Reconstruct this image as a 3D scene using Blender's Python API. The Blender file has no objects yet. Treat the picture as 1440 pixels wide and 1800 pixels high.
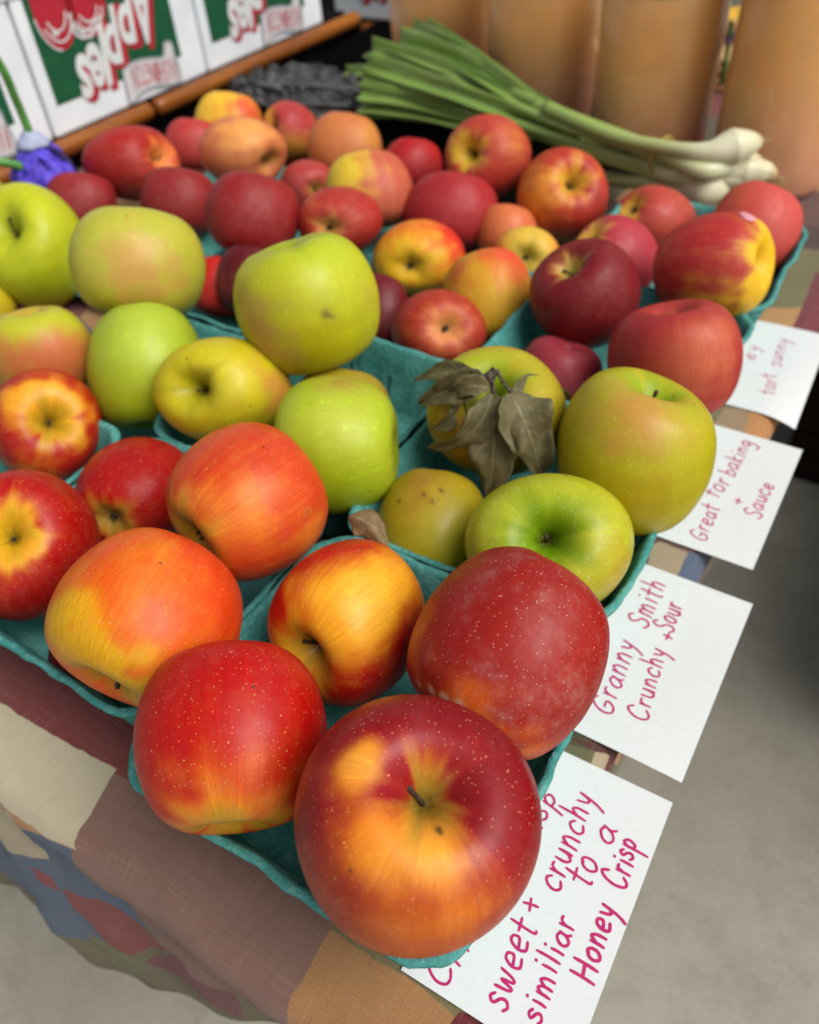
import bpy, bmesh, math, random
import numpy as np
from mathutils import Vector, Matrix, noise

# ---------------------------------------------------------------- camera, sky, sun
scene = bpy.context.scene
COL = scene.collection
CAM_ROT = [[0.847075, 0.52814, -0.059434], [0.334671, -0.616933, -0.712312], [-0.412867, 0.583491, -0.699342]]
CAM_LOC = [0.0, 0.0, 0.37635]
cd = bpy.data.cameras.new("camera"); cam = bpy.data.objects.new("camera", cd); COL.objects.link(cam)
r_, d_, f_ = [Vector(v) for v in CAM_ROT]
m = Matrix((r_, -d_, -f_)).transposed().to_4x4(); m.translation = Vector(CAM_LOC)
cam.matrix_world = m
cd.sensor_fit = 'VERTICAL'; cd.sensor_height = 36.0; cd.lens = 36.0 * 1400.0 / 1800.0
cd.clip_start = 0.01; cd.clip_end = 200
cd.dof.use_dof = True; cd.dof.focus_distance = 0.315; cd.dof.aperture_fstop = 8.2
scene.camera = cam
SUN_DIR = Vector((0.80, -0.02, 1.05)).normalized()
w = bpy.data.worlds.new("World"); scene.world = w; w.use_nodes = True
nt = w.node_tree; bg = nt.nodes['Background']
sky = nt.nodes.new('ShaderNodeTexSky'); sky.sky_type = 'NISHITA'; sky.sun_disc = False
sky.sun_elevation = math.asin(SUN_DIR.z); sky.sun_rotation = math.atan2(SUN_DIR.x, SUN_DIR.y)
sky.dust_density = 4.0; sky.air_density = 1.0; sky.ozone_density = 1.0
hs = nt.nodes.new('ShaderNodeHueSaturation'); hs.inputs['Saturation'].default_value = .45   # milky, thinly clouded sky
nt.links.new(sky.outputs[0], hs.inputs['Color']); nt.links.new(hs.outputs[0], bg.inputs[0]); bg.inputs[1].default_value = 0.085
sl = bpy.data.lights.new("sun", 'SUN'); sl.energy = 2.05; sl.angle = math.radians(42); sl.color = (1.0, 0.96, 0.91)
so = bpy.data.objects.new("sun", sl); COL.objects.link(so)
so.rotation_euler = (-SUN_DIR).to_track_quat('-Z', 'Y').to_euler()
scene.view_settings.view_transform = 'Standard'; scene.view_settings.look = 'None'
scene.view_settings.gamma = 1.0; scene.view_settings.exposure = 0.27
scene.cycles.max_bounces = 8; scene.cycles.diffuse_bounces = 2

# ---------------------------------------------------------------- helpers
def lin(h):
    c = [int(h[i:i+2], 16) / 255 for i in (0, 2, 4)] if isinstance(h, str) else [x / 255 for x in h]
    return tuple((x / 12.92 if x <= .04045 else ((x + .055) / 1.055) ** 2.4) for x in c)

def tag(o, label=None, cat=None, group=None, kind=None):
    if label: o['label'] = label
    if cat: o['category'] = cat
    if group: o['group'] = group
    if kind: o['kind'] = kind
    return o

def empty(name, loc=(0, 0, 0), **k):
    o = bpy.data.objects.new(name, None); COL.objects.link(o); o.location = loc
    o.empty_display_size = .02
    return tag(o, **k)

def mesh_obj(name, V, F, mat, parent=None, smooth=True, loc=(0, 0, 0), mats=None, fm=None):
    me = bpy.data.meshes.new(name)
    me.from_pydata([tuple(map(float, v)) for v in V], [], [tuple(map(int, f)) for f in F]); me.update()
    if smooth: me.polygons.foreach_set('use_smooth', [True] * len(me.polygons))
    for mm in (mats or [mat]): me.materials.append(mm)
    if fm is not None: me.polygons.foreach_set('material_index', fm)
    o = bpy.data.objects.new(name, me); COL.objects.link(o); o.location = loc
    if parent: o.parent = parent
    return o

def set_point_attr(o, name, typ, arr):
    at = o.data.attributes.new(name, typ, 'POINT')
    key = {'FLOAT': 'value', 'FLOAT_VECTOR': 'vector', 'FLOAT_COLOR': 'color'}[typ]
    at.data.foreach_set(key, np.ascontiguousarray(arr, dtype=np.float32).ravel())

class MB:
    "collects vertices and faces into one mesh"
    def __init__(s): s.V = []; s.F = []
    def add(s, V, F):
        b = len(s.V); s.V += [tuple(v) for v in V]; s.F += [tuple(i + b for i in f) for f in F]
    def box(s, lo, hi, bev=0.0):
        bm = bmesh.new(); bmesh.ops.create_cube(bm, size=1)
        for v in bm.verts:
            v.co = Vector([(lo[i] + hi[i]) / 2 + v.co[i] * (hi[i] - lo[i]) for i in range(3)])
        if bev > 0: bmesh.ops.bevel(bm, geom=bm.edges[:], offset=bev, segments=2, profile=.6, affect='EDGES')
        bm.verts.index_update()
        s.add([v.co[:] for v in bm.verts], [[v.index for v in f.verts] for f in bm.faces]); bm.free()
    def tube(s, pts, rad, n=10, cap=True):
        pts = [Vector(p) for p in pts]; N = len(pts)
        rad = rad if hasattr(rad, '__len__') else [rad] * N
        t0 = (pts[1] - pts[0]).normalized(); up = Vector((0, 0, 1)) if abs(t0.z) < .9 else Vector((1, 0, 0))
        x = t0.cross(up).normalized(); V = []; F = []
        for i in range(N):
            t = (pts[min(i + 1, N - 1)] - pts[max(i - 1, 0)]).normalized()
            x = (x - t * x.dot(t)).normalized(); y = t.cross(x)
            for k in range(n):
                a = 2 * math.pi * k / n; V.append(pts[i] + (x * math.cos(a) + y * math.sin(a)) * rad[i])
        for i in range(N - 1):
            for k in range(n):
                F.append((i * n + k, i * n + (k + 1) % n, (i + 1) * n + (k + 1) % n, (i + 1) * n + k))
        if cap: F.append(tuple(range(n))[::-1]); F.append(tuple((N - 1) * n + k for k in range(n)))
        s.add(V, F)
    def lathe(s, prof, n=40, power=2.0, c=(0, 0)):
        V = []; F = []
        for (r, z) in prof:
            for k in range(n):
                a = 2 * math.pi * k / n; ca, sa = math.cos(a), math.sin(a)
                q = (abs(ca) ** power + abs(sa) ** power) ** (-1 / power)
                V.append((c[0] + r * q * ca, c[1] + r * q * sa, z))
        for i in range(len(prof) - 1):
            for k in range(n):
                F.append((i * n + k, i * n + (k + 1) % n, (i + 1) * n + (k + 1) % n, (i + 1) * n + k))
        F.append(tuple(range(n))[::-1]); F.append(tuple((len(prof) - 1) * n + k for k in range(n)))
        s.add(V, F)
    def build(s, name, mat, parent=None, smooth=True, **k): return mesh_obj(name, s.V, s.F, mat, parent, smooth, **k)

def catmull(P, n):
    P = [Vector(p) for p in P]; out = []
    for i in range(len(P) - 1):
        p0, p1, p2, p3 = P[max(i - 1, 0)], P[i], P[i + 1], P[min(i + 2, len(P) - 1)]
        for k in range(n):
            t = k / n
            out.append(.5 * ((2 * p1) + (p2 - p0) * t + (2 * p0 - 5 * p1 + 4 * p2 - p3) * t * t + (3 * p1 - p0 - 3 * p2 + p3) * t ** 3))
    out.append(P[-1]); return out

class NB:
    "node builder"
    def __init__(s, name):
        s.mat = bpy.data.materials.new(name); s.mat.use_nodes = True; s.nt = s.mat.node_tree
        s.bsdf = s.nt.nodes['Principled BSDF']; s.out = s.nt.nodes['Material Output']
    def n(s, t, **k):
        x = s.nt.nodes.new('ShaderNode' + t)
        for a, b in k.items(): setattr(x, a, b)
        return x
    def put(s, inp, v):
        if isinstance(v, bpy.types.NodeSocket): s.nt.links.new(v, inp)
        elif isinstance(v, str): inp.default_value = (*lin(v), 1)
        else: inp.default_value = v
    def math(s, op, a, b=0.0, c=0.0, clamp=False):
        x = s.n('Math', operation=op, use_clamp=clamp)
        for i, v in enumerate((a, b, c)): s.put(x.inputs[i], v)
        return x.outputs[0]
    def mix(s, fac, a, b, blend='MIX'):
        x = s.n('Mix', data_type='RGBA', blend_type=blend); s.put(x.inputs[0], fac); s.put(x.inputs[6], a); s.put(x.inputs[7], b)
        return x.outputs[2]
    def ss(s, v, a, b, lo=0.0, hi=1.0):
        x = s.n('MapRange', interpolation_type='SMOOTHSTEP'); s.put(x.inputs[0], v); s.put(x.inputs[1], a); s.put(x.inputs[2], b); s.put(x.inputs[3], lo); s.put(x.inputs[4], hi)
        return x.outputs[0]
    def noise(s, scale, vec=None, detail=3.0, rough=.55, dist=0.0):
        x = s.n('TexNoise'); x.inputs['Scale'].default_value = scale; x.inputs['Detail'].default_value = detail
        x.inputs['Roughness'].default_value = rough; x.inputs['Distortion'].default_value = dist
        if vec is not None: s.put(x.inputs['Vector'], vec)
        return x.outputs[0]
    def attr(s, name, out='Color'):
        x = s.n('Attribute'); x.attribute_name = name; return x.outputs[out]
    def objco(s): return s.n('TexCoord').outputs['Object']
    def scale(s, vec, v):
        x = s.n('VectorMath', operation='MULTIPLY'); s.put(x.inputs[0], vec); x.inputs[1].default_value = v; return x.outputs[0]
    def addv(s, a, b):
        x = s.n('VectorMath', operation='ADD'); s.put(x.inputs[0], a); s.put(x.inputs[1], b); return x.outputs[0]
    def bump(s, h, strength=.3, dist=.001):
        x = s.n('Bump'); s.put(x.inputs['Height'], h); x.inputs['Strength'].default_value = strength; x.inputs['Distance'].default_value = dist
        s.nt.links.new(x.outputs[0], s.bsdf.inputs['Normal'])
    def base(s, v): s.put(s.bsdf.inputs['Base Color'], v)
    def rough(s, v): s.put(s.bsdf.inputs['Roughness'], v)
    def spec(s, v): s.put(s.bsdf.inputs['Specular IOR Level'], v)

def plain(name, h, rough=.6, var=.25, scale=60.0, spec=.5, bump=0.0, bscale=300.0):
    b = NB(name); co = b.objco(); n1 = b.noise(scale, co, 4)
    c = lin(h)
    dk = tuple(x * (1 - var) for x in c) + (1,); lt = tuple(min(1, x * (1 + var)) for x in c) + (1,)
    b.base(b.mix(b.ss(n1, .3, .7), dk, lt)); b.rough(rough); b.spec(spec)
    if bump: b.bump(b.noise(bscale, co, 5), bump, .0008)
    return b.mat

# ---------------------------------------------------------------- concrete floor
b = NB('concrete'); co = b.objco()
n1 = b.noise(2.2, co, 6, .6); n2 = b.noise(14, co, 5, .65); n3 = b.noise(160, co, 4, .7)
c = b.mix(b.ss(n1, .3, .7), '8b877a', 'a29e90'); c = b.mix(b.ss(n2, .42, .72, 0, .55), c, '7d7a6c')
c = b.mix(b.ss(b.noise(5.5, co, 3), .62, .74, 0, .5), c, '6e6a5c')
c = b.mix(b.ss(n3, .3, .75, 0, .35), c, 'b8b4a2'); b.base(c); b.rough(.8); b.spec(.3); b.bump(n3, .35, .002)
M_CONC = b.mat
o = mesh_obj('concrete_floor', [(-60, -60, -.75), (60, -60, -.75), (60, 60, -.75), (-60, 60, -.75)], [(0, 1, 2, 3)], M_CONC, smooth=False)
tag(o, 'grey blotchy concrete floor below the table', 'floor', kind='structure')

# ---------------------------------------------------------------- table under the cloth
M_TABLE = plain('table_plastic', 'b9b6ac', .5)
M_STEEL = plain('table_steel', '6b6d70', .4)
XE, YE = -.050, .050     # table edge (right side, front side)
t = empty('folding_table', (-.49, .85, -.75), label='folding table hidden under the patchwork cloth', cat='table')
def par(o, p):
    o.parent = p; o.matrix_parent_inverse = Matrix.Translation(-Vector(p.location)); return o
mb = MB(); mb.box((-.925, YE + .006, -.035), (XE - .006, 1.68, -.008), .006); par(mb.build('tabletop', M_TABLE, smooth=False), t)
for lx in (-.86, -.16):
    for ly in (.2, 1.55):
        mb = MB(); mb.tube([(lx, ly, -.75), (lx, ly, -.036)], .013, 14); par(mb.build('leg', M_STEEL), t)

# ---------------------------------------------------------------- patchwork tablecloth
PATCHES = [('6a6240', [(0.0, -1.0, 0.3), (1.0, -0.0, 0.1), (0.0, 1.0, 0.027), (-1.0, -0.0, 0.9)]), ('4c6078', [(0.0963, -0.9954, 0.09958), (0.2915, -0.9566, 0.0249), (0.6163, -0.7875, -0.0894), (0.8986, -0.4388, -0.1864), (0.2873, 0.9578, -0.02941), (-0.0995, 0.995, 0.06259), (-0.4514, 0.8923, 0.15173), (-0.8911, 0.4539, 0.3087)]), ('8a3230', [(-0.9675, -0.2529, 0.28295), (0.7712, -0.6366, -0.1279), (0.4961, 0.8682, -0.15064), (-0.3304, 0.9439, 0.0554)]), ('8a3230', [(-0.9927, -0.1203, 0.30083), (-0.2095, -0.9778, 0.10302), (0.9662, 0.2577, -0.28588), (0.3511, 0.9363, -0.12875)]), ('7d7450', [(-0.9363, -0.3511, 0.21887), (0.9171, -0.3987, -0.13565), (0.124, 0.9923, 0.01513), (-0.3011, 0.9536, 0.08095), (-0.981, 0.1938, 0.19674)]), ('6c6a42', [(0.6264, -0.7795, -0.04866), (0.8944, -0.4472, -0.16703), (0.3511, 0.9363, -0.18844), (-0.9967, 0.0814, 0.27329)]), ('74383a', [(-0.7224, -0.6915, 0.25867), (1.0, -0.0, -0.192), (0.9459, 0.3243, -0.21697), (-0.8386, 0.5447, 0.14533)]), ('c0b292', [(0.4244, -0.9055, -0.11335), (0.9973, -0.0739, -0.28071), (0.7474, 0.6644, -0.19599), (-0.534, 0.8455, 0.18425), (-0.8603, 0.5098, 0.28874)]), ('8a675a', [(-0.9662, -0.2577, 0.22713), (0.0336, -0.9994, -0.04923), (0.9998, 0.0189, -0.11112), (-0.1385, 0.9904, 0.1132)]), ('8a675a', [(-0.9448, -0.3277, 0.21898), (0.9151, -0.4033, -0.10866), (0.6, 0.8, -0.0308), (-0.0336, 0.9994, 0.04923)]), ('7e3836', [(-0.578, -0.816, 0.15702), (0.0312, -0.9995, -0.08415), (0.6672, 0.7448, -0.09611), (-0.1644, 0.9864, 0.16407)]), ('cbbfa0', [(0.0, -1.0, -0.041), (0.9662, 0.2577, -0.22713), (-0.0615, 0.9981, 0.0941), (-0.5105, 0.8599, 0.265)]), ('cbbfa0', [(0.0745, -0.9972, -0.05545), (0.0995, -0.995, -0.06279), (0.124, -0.9923, -0.06921), (0.4472, 0.8944, -0.0729), (0.0, 1.0, 0.0415), (-1.0, -0.0, 0.45)]), ('b07f50', [(-0.9975, -0.07, 0.10854), (-0.9669, -0.255, 0.09669), (0.0, -1.0, 0.0), (1.0, -0.0, 0.02), (0.0, 1.0, 0.074)]), ('6a2028', [(0.0, -1.0, -0.0695), (0.9285, -0.3714, -0.05738), (-0.3511, 0.9363, 0.08895), (-0.9662, 0.2577, 0.06622)]), ('6d6a4c', [(-0.9864, -0.1644, 0.02893), (0.0, -1.0, -0.196), (0.9923, 0.124, -0.01935), (-0.2169, 0.9762, 0.21693)]), ('b8a88a', [(0.4061, -0.9138, -0.19779), (1.0, -0.0, -0.028), (-0.4061, 0.9138, 0.21241), (-1.0, -0.0, 0.046)]), ('5c3630', [(0.0, -1.0, -0.212), (0.4061, -0.9138, -0.21241), (1.0, -0.0, -0.028), (-0.3328, 0.943, 0.22055)]), ('6a2c2c', [(0.0, -1.0, -0.19), (1.0, -0.0, 0.16), (0.0, 1.0, 0.23), (-1.0, -0.0, 0.036)]), ('ae9a7c', [(-0.9578, -0.2873, -0.03448), (0.0, -1.0, -0.34), (1.0, -0.0, -0.048), (0.0, 1.0, 0.368), (-0.8, 0.6, 0.2736)]), ('55657c', [(-0.9975, -0.0712, 0.02365), (0.5547, -0.8321, -0.30952), (1.0, -0.0, -0.03), (-0.6247, 0.7809, 0.31859)]), ('8a3430', [(0.0, -1.0, -0.325), (1.0, -0.0, 0.16), (0.0, 1.0, 0.36), (-1.0, -0.0, 0.03)]), ('a88a6a', [(-0.9975, -0.0712, 0.03676), (0.0, -1.0, -0.492), (0.9864, 0.1644, 0.03156), (-0.4061, 0.9138, 0.50524)]), ('c48a52', [(-0.9889, -0.1483, -0.02354), (0.6247, -0.7809, -0.41542), (0.9985, 0.0555, -0.00178), (-0.4472, 0.8944, 0.50088)]), ('c48a52', [(0.0, -1.0, -0.46), (1.0, -0.0, 0.16), (0.0, 1.0, 0.53), (-1.0, -0.0, 0.046)]), ('c4935c', [(0.0, -1.0, -0.64), (0.9994, -0.0357, -0.07881), (-0.5145, 0.8575, 0.6246), (-1.0, -0.0, 0.094)]), ('7c7850', [(-0.9836, -0.1803, -0.02872), (0.4299, -0.9029, -0.64714), (0.9994, 0.0357, -0.02727), (-0.1961, 0.9806, 0.79937)]), ('7a2f3a', [(-0.9979, -0.0644, 0.0112), (0.6247, -0.7809, -0.52599), (0.9989, 0.0468, -0.00162), (-0.6727, 0.7399, 0.59976)]), ('4e3a34', [(-0.9701, -0.2425, -0.09992), (0.3162, -0.9487, -0.78551), (0.982, 0.1888, 0.10621), (-0.3714, 0.9285, 0.82374)])]
def cloth_mat():
    b = NB('patchwork_fabric'); uv = b.n('UVMap').outputs[0]
    wv = b.n('TexNoise'); wv.inputs['Scale'].default_value = 45; wv.inputs['Detail'].default_value = 3; b.put(wv.inputs['Vector'], uv)
    off = b.n('VectorMath', operation='SUBTRACT'); b.put(off.inputs[0], wv.outputs['Color']); off.inputs[1].default_value = (.5, .5, .5)
    uvw = b.addv(uv, b.scale(off.outputs[0], (.006, .006, 0)))
    vo = b.n('TexVoronoi'); vo.inputs['Scale'].default_value = 9; b.put(vo.inputs['Vector'], uvw)
    rnd = b.n('SeparateColor'); b.put(rnd.inputs[0], vo.outputs['Color'])
    rp = b.n('ValToRGB'); rp.color_ramp.interpolation = 'CONSTANT'
    pal = ['6b4a44', '7d7450', 'b9ab8c', '7a3438', '4a5a6e', 'b98a58', '54503a']
    for i, h in enumerate(pal):
        e = rp.color_ramp.elements[i] if i < 2 else rp.color_ramp.elements.new(i / len(pal))
        e.position = i / len(pal); e.color = (*lin(h), 1)
    b.put(rp.inputs[0], rnd.outputs[0]); c = rp.outputs[0]
    for colr, planes in PATCHES:
        mx = None
        for (nx, ny, d) in planes:
            dp = b.n('VectorMath', operation='DOT_PRODUCT'); b.put(dp.inputs[0], uvw); dp.inputs[1].default_value = (nx, ny, 0)
            v = b.math('SUBTRACT', dp.outputs['Value'], d)
            mx = v if mx is None else b.math('MAXIMUM', mx, v)
        c = b.mix(b.ss(mx, .0004, -.0004), c, colr)
    # weave, slubs, worn lighter threads
    n1 = b.noise(9, uv, 4); c = b.mix(b.ss(n1, .3, .7, 0, .16), c, '4c3e36')
    s1 = b.noise(1, b.scale(uv, (2400, 34, 1)), 1, .5); s2 = b.noise(1, b.scale(uv, (30, 2600, 1)), 1, .5)
    c = b.mix(b.ss(s1, .55, .78, 0, .12), c, 'd8c6b0'); c = b.mix(b.ss(s2, .55, .78, 0, .15), c, 'd0b8a4')
    c = b.mix(b.ss(s1, .42, .25, 0, .18), c, '2c221c')
    w1 = b.n('TexWave', wave_type='BANDS', bands_direction='X'); w1.inputs['Scale'].default_value = 420; w1.inputs['Distortion'].default_value = 1.2; w1.inputs['Detail Scale'].default_value = .2; b.put(w1.inputs['Vector'], uv)
    w2 = b.n('TexWave', wave_type='BANDS', bands_direction='Y'); w2.inputs['Scale'].default_value = 420; w2.inputs['Distortion'].default_value = 1.2; w2.inputs['Detail Scale'].default_value = .2; b.put(w2.inputs['Vector'], uv)
    h = b.math('ADD', w1.outputs['Fac'], w2.outputs['Fac']); h = b.math('ADD', h, b.math('MULTIPLY', s2, 1.2))
    c = b.mix(b.ss(h, 1.0, .2, 0, .22), c, '2c221c')
    b.base(c); b.rough(.85); b.spec(.2); b.bump(b.math('ADD', h, b.math('MULTIPLY', b.noise(55, uv, 3), 5.0)), .5, .0006)
    b.put(b.bsdf.inputs['Sheen Weight'], .15); b.put(b.bsdf.inputs['Sheen Roughness'], .5)
    return b.mat
M_CLOTH = cloth_mat()
def hash2(u, v, s): return noise.noise((u * s, v * s, 3.1))
#<<drape
def sstep(q): q = min(1., max(0., q)); return q * q * (3 - 2 * q)
def drape(u, v):
    "flat cloth point -> draped point. u>XE hangs over the right edge, v<YE over the front edge"
    a = max(0., u - XE); bb = max(0., YE - v); r = .014
    x, y, z = min(u, XE), max(v, YE), 0.0
    d = math.hypot(a, bb)
    if d > 0:
        ux, uy = a / d, -bb / d; q = r * math.pi / 2
        if d < q:
            ang = d / r; hx = r * math.sin(ang); z = -r * (1 - math.cos(ang))
        else:
            hx = r; z = -r - (d - q)
            k = min(1, (d - q) / .15)
            if bb > a: hx += k * (.019 - .040 * sstep((x + .30) / .16) + .0035 * math.sin(x * 55) + .002 * math.sin(x * 118 + 1)) + .004 * sstep((d - q) / .03) * math.sin(x * 38 + 1.2) * (1 - k)
            else: hx += -k * .02 + .004 * k * math.sin(y * 23)
        x += ux * hx; y += uy * hx
    n_ = .0012 * hash2(u, v, 16) + .0006 * hash2(u + 5, v, 55)
    if d <= 0: z += min(n_, .0005)
    else:
        x += n_ * 2.5; y += n_ * 3.5
    return (x, y, z)
#drape>>
us = [-.932 + .03 * i for i in range(9)]; u0 = us[-1] + .02
us += [u0 + .006 * i for i in range(int((.19 - u0) / .006))]
vs = [-.180 + .0055 * i for i in range(64)]; v1 = vs[-1]
vs += [v1 + .02 * (i + 1) for i in range(int((1.72 - v1) / .02))]
V = []; F = []; UV = []
nu, nv = len(us), len(vs)
for v in vs:
    for u in us:
        V.append(drape(u, v)); UV.append((u, v))
for j in range(nv - 1):
    for i in range(nu - 1): F.append((j * nu + i, j * nu + i + 1, (j + 1) * nu + i + 1, (j + 1) * nu + i))
o = mesh_obj('tablecloth', V, F, M_CLOTH)
ul = o.data.uv_layers.new(name='UVMap'); idx = np.zeros(len(o.data.loops), np.int32); o.data.loops.foreach_get('vertex_index', idx)
ul.data.foreach_set('uv', np.array(UV, np.float32)[idx].ravel())
md = o.modifiers.new('thickness', 'SOLIDIFY'); md.thickness = .0012; md.offset = -1
tag(o, 'patchwork tablecloth in brown, cream, blue, maroon and tan hanging over the table edge', 'tablecloth')

# ---------------------------------------------------------------- pulp trays
def pulp_mat():
    b = NB('teal_pulp'); co = b.objco()
    n1 = b.noise(35, co, 5, .6); n2 = b.noise(330, co, 4, .7)
    st = b.noise(1, b.scale(co, (90, 90, 420)), 3, .6)
    c = b.mix(b.ss(n1, .3, .7), '3f8c86', '62aaa2'); c = b.mix(b.ss(n2, .5, .75, 0, .5), c, '9ccfc6'); c = b.mix(b.ss(st, .5, .3, 0, .25), c, '2a6d67')
    b.base(c); b.rough(.92); b.spec(.15)
    b.bump(b.math('ADD', n2, b.math('MULTIPLY', n1, 1.5)), .9, .0014)
    return b.mat
M_PULP = pulp_mat()
def make_tray(seed):
    rnd = random.Random(seed)
    H = .050; thick = .0022
    # perimeter directions of a rounded square; narrow extra segments where vent slots are cut
    N = 224
    ts = []
    for s in range(4):
        for k in range(N // 4): ts.append((s, (k + .5) / (N // 4)))
    def outline(half, rc, s, q):
        L = half - rc; arc = math.pi / 2 * rc; tot = 2 * L + arc; d = q * tot
        if d < L: p = (half, d); n = (1, 0)
        elif d < L + arc:
            an = (d - L) / rc; p = (L + rc * math.cos(an), L + rc * math.sin(an))
        else: p = (L - (d - L - arc), half)
        c, s_ = math.cos(s * math.pi / 2), math.sin(s * math.pi / 2)
        return (p[0] * c - p[1] * s_, p[0] * s_ + p[1] * c)
    prof = []   # (half, z, wall flag)
    for k in range(11):
        q = k / 10; prof.append((.0655 + .0125 * q + .002 * max(0, q - .85) / .15, .002 + H * q))
    prof.append((.0812, H + .0030)); prof.append((.0806, H + .0044)); prof.append((.0780, H + .0044))
    for k in range(11):
        q = 1 - k / 10; prof.append((.0655 - thick + .0125 * q + .001 * max(0, q - .85) / .15, .002 + thick + (H - thick) * q))
    prof += [(.055, .0046), (.03, .0050)]
    V = []; F = []
    R = len(prof); ox, oy = rnd.uniform(0, 50), rnd.uniform(0, 50)
    for i, (hf, z) in enumerate(prof):
        for (s, q) in ts:
            x, y = outline(hf, .016 + .006 * (z / H), s, q)
            wz = min(1, z / H)
            nz = .0022 * noise.noise((x * 22 + ox, y * 22 + oy, 0)) * wz + .0011 * noise.noise((x * 70 + ox, y * 70, z * 40)) * (.4 + wz) + .0005 * noise.noise((x * 240 + ox, y * 240, z * 160))
            # moulded flutes near the corners
            fl = .0016 * math.exp(-((abs(q - .5) - .20) / .045) ** 2) * math.sin(math.pi * min(1, z / H))
            l = math.hypot(x, y); k = 1 + (nz - fl) / l
            zz = z + (.0026 * noise.noise((x * 14 + ox, y * 14 + oy, 7)) + .0010 * noise.noise((x * 75, y * 75 + oy, 3)) + .0008 * noise.noise((x * 260, y * 260, 9))) * wz ** 2
            V.append((x * k, y * k, zz))
    V.append((0, 0, .0050)); V.append((0, 0, .0012))
    M = len(ts)
    slots = {s * (M // 4) + k for s in range(4) for k in (7, 48)}
    for i in range(R - 1):
        for k in range(M):
            out_row = 2 <= i <= 5; in_row = 18 <= i <= 21
            if k in slots and (out_row or in_row): continue
            F.append((i * M + k, i * M + (k + 1) % M, (i + 1) * M + (k + 1) % M, (i + 1) * M + k))
    for k in range(M): F.append(((R - 1) * M + k, (R - 1) * M + (k + 1) % M, R * M)); F.append(((k + 1) % M, k, R * M + 1))
    return V, F
tray_meshes = []
def place_tray(i, x, y, rz, label, sxy=1.0, sz=1.0):
    j = i % 4
    if j >= len(tray_meshes):
        V, F = make_tray(11 + j); o = mesh_obj('pulp_tray', V, F, M_PULP); tray_meshes.append(o.data)
    else:
        o = bpy.data.objects.new('pulp_tray', tray_meshes[j]); COL.objects.link(o)
    o.location = (x, y, .0022); o.rotation_euler = (0, 0, rz); o.scale = (sxy, sxy, sz)
    tag(o, label, 'tray', 'teal pulp trays holding apples')
TRAYS = [
 (-.136, .150, 'teal pulp tray at the table corner holding the four big red and orange apples'),
 (-.305, .167, 'teal pulp tray with its rim over the cream and maroon cloth patches, with orange apples'),
 (-.142, .320, 'teal pulp tray holding the leafy apple and the large yellow green apple'),
 (-.308, .330, 'teal pulp tray with a bare inner wall beside the tall light green apple'),
 (-.152, .484, 'teal pulp tray under the large rosy red apple and the dark maroon apple'),
 (-.318, .494, 'teal pulp tray under the small red apple that faces the camera'),
 (-.150, .646, 'teal pulp tray under the apple with the sticker, its rim along the tan cloth'),
 (-.318, .640, 'teal pulp tray under the plain red apple and the orange ringed apple'),
 (-.470, .160, 'teal pulp tray mostly cut by the picture edge, holding the red apple with yellow rays'),
 (-.472, .325, 'teal pulp tray under the broad green apple and the plain green apple'),
 (-.484, .490, 'teal pulp tray under the deep red striped apple'),
 (-.484, .640, 'teal pulp tray under the salmon apples of the far pile'),
 (-.650, .480, 'teal pulp tray under the dark red apples at the far left'),
 (-.652, .646, 'teal pulp tray under the far pile below the wooden rail'),
]
for i, (x, y, l) in enumerate(TRAYS): place_tray(i, x, y, (i * 1.7 % 4 // 1) * math.pi / 2 + random.Random(i).uniform(-.02, .02), l, 1.055 if i == 0 else 1.0, 1.04 if i == 0 else (.40 if i in (9, 10) else .24) if i in (7, 9, 10, 11, 12, 13) else .75 if i == 5 else 1.0)

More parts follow.
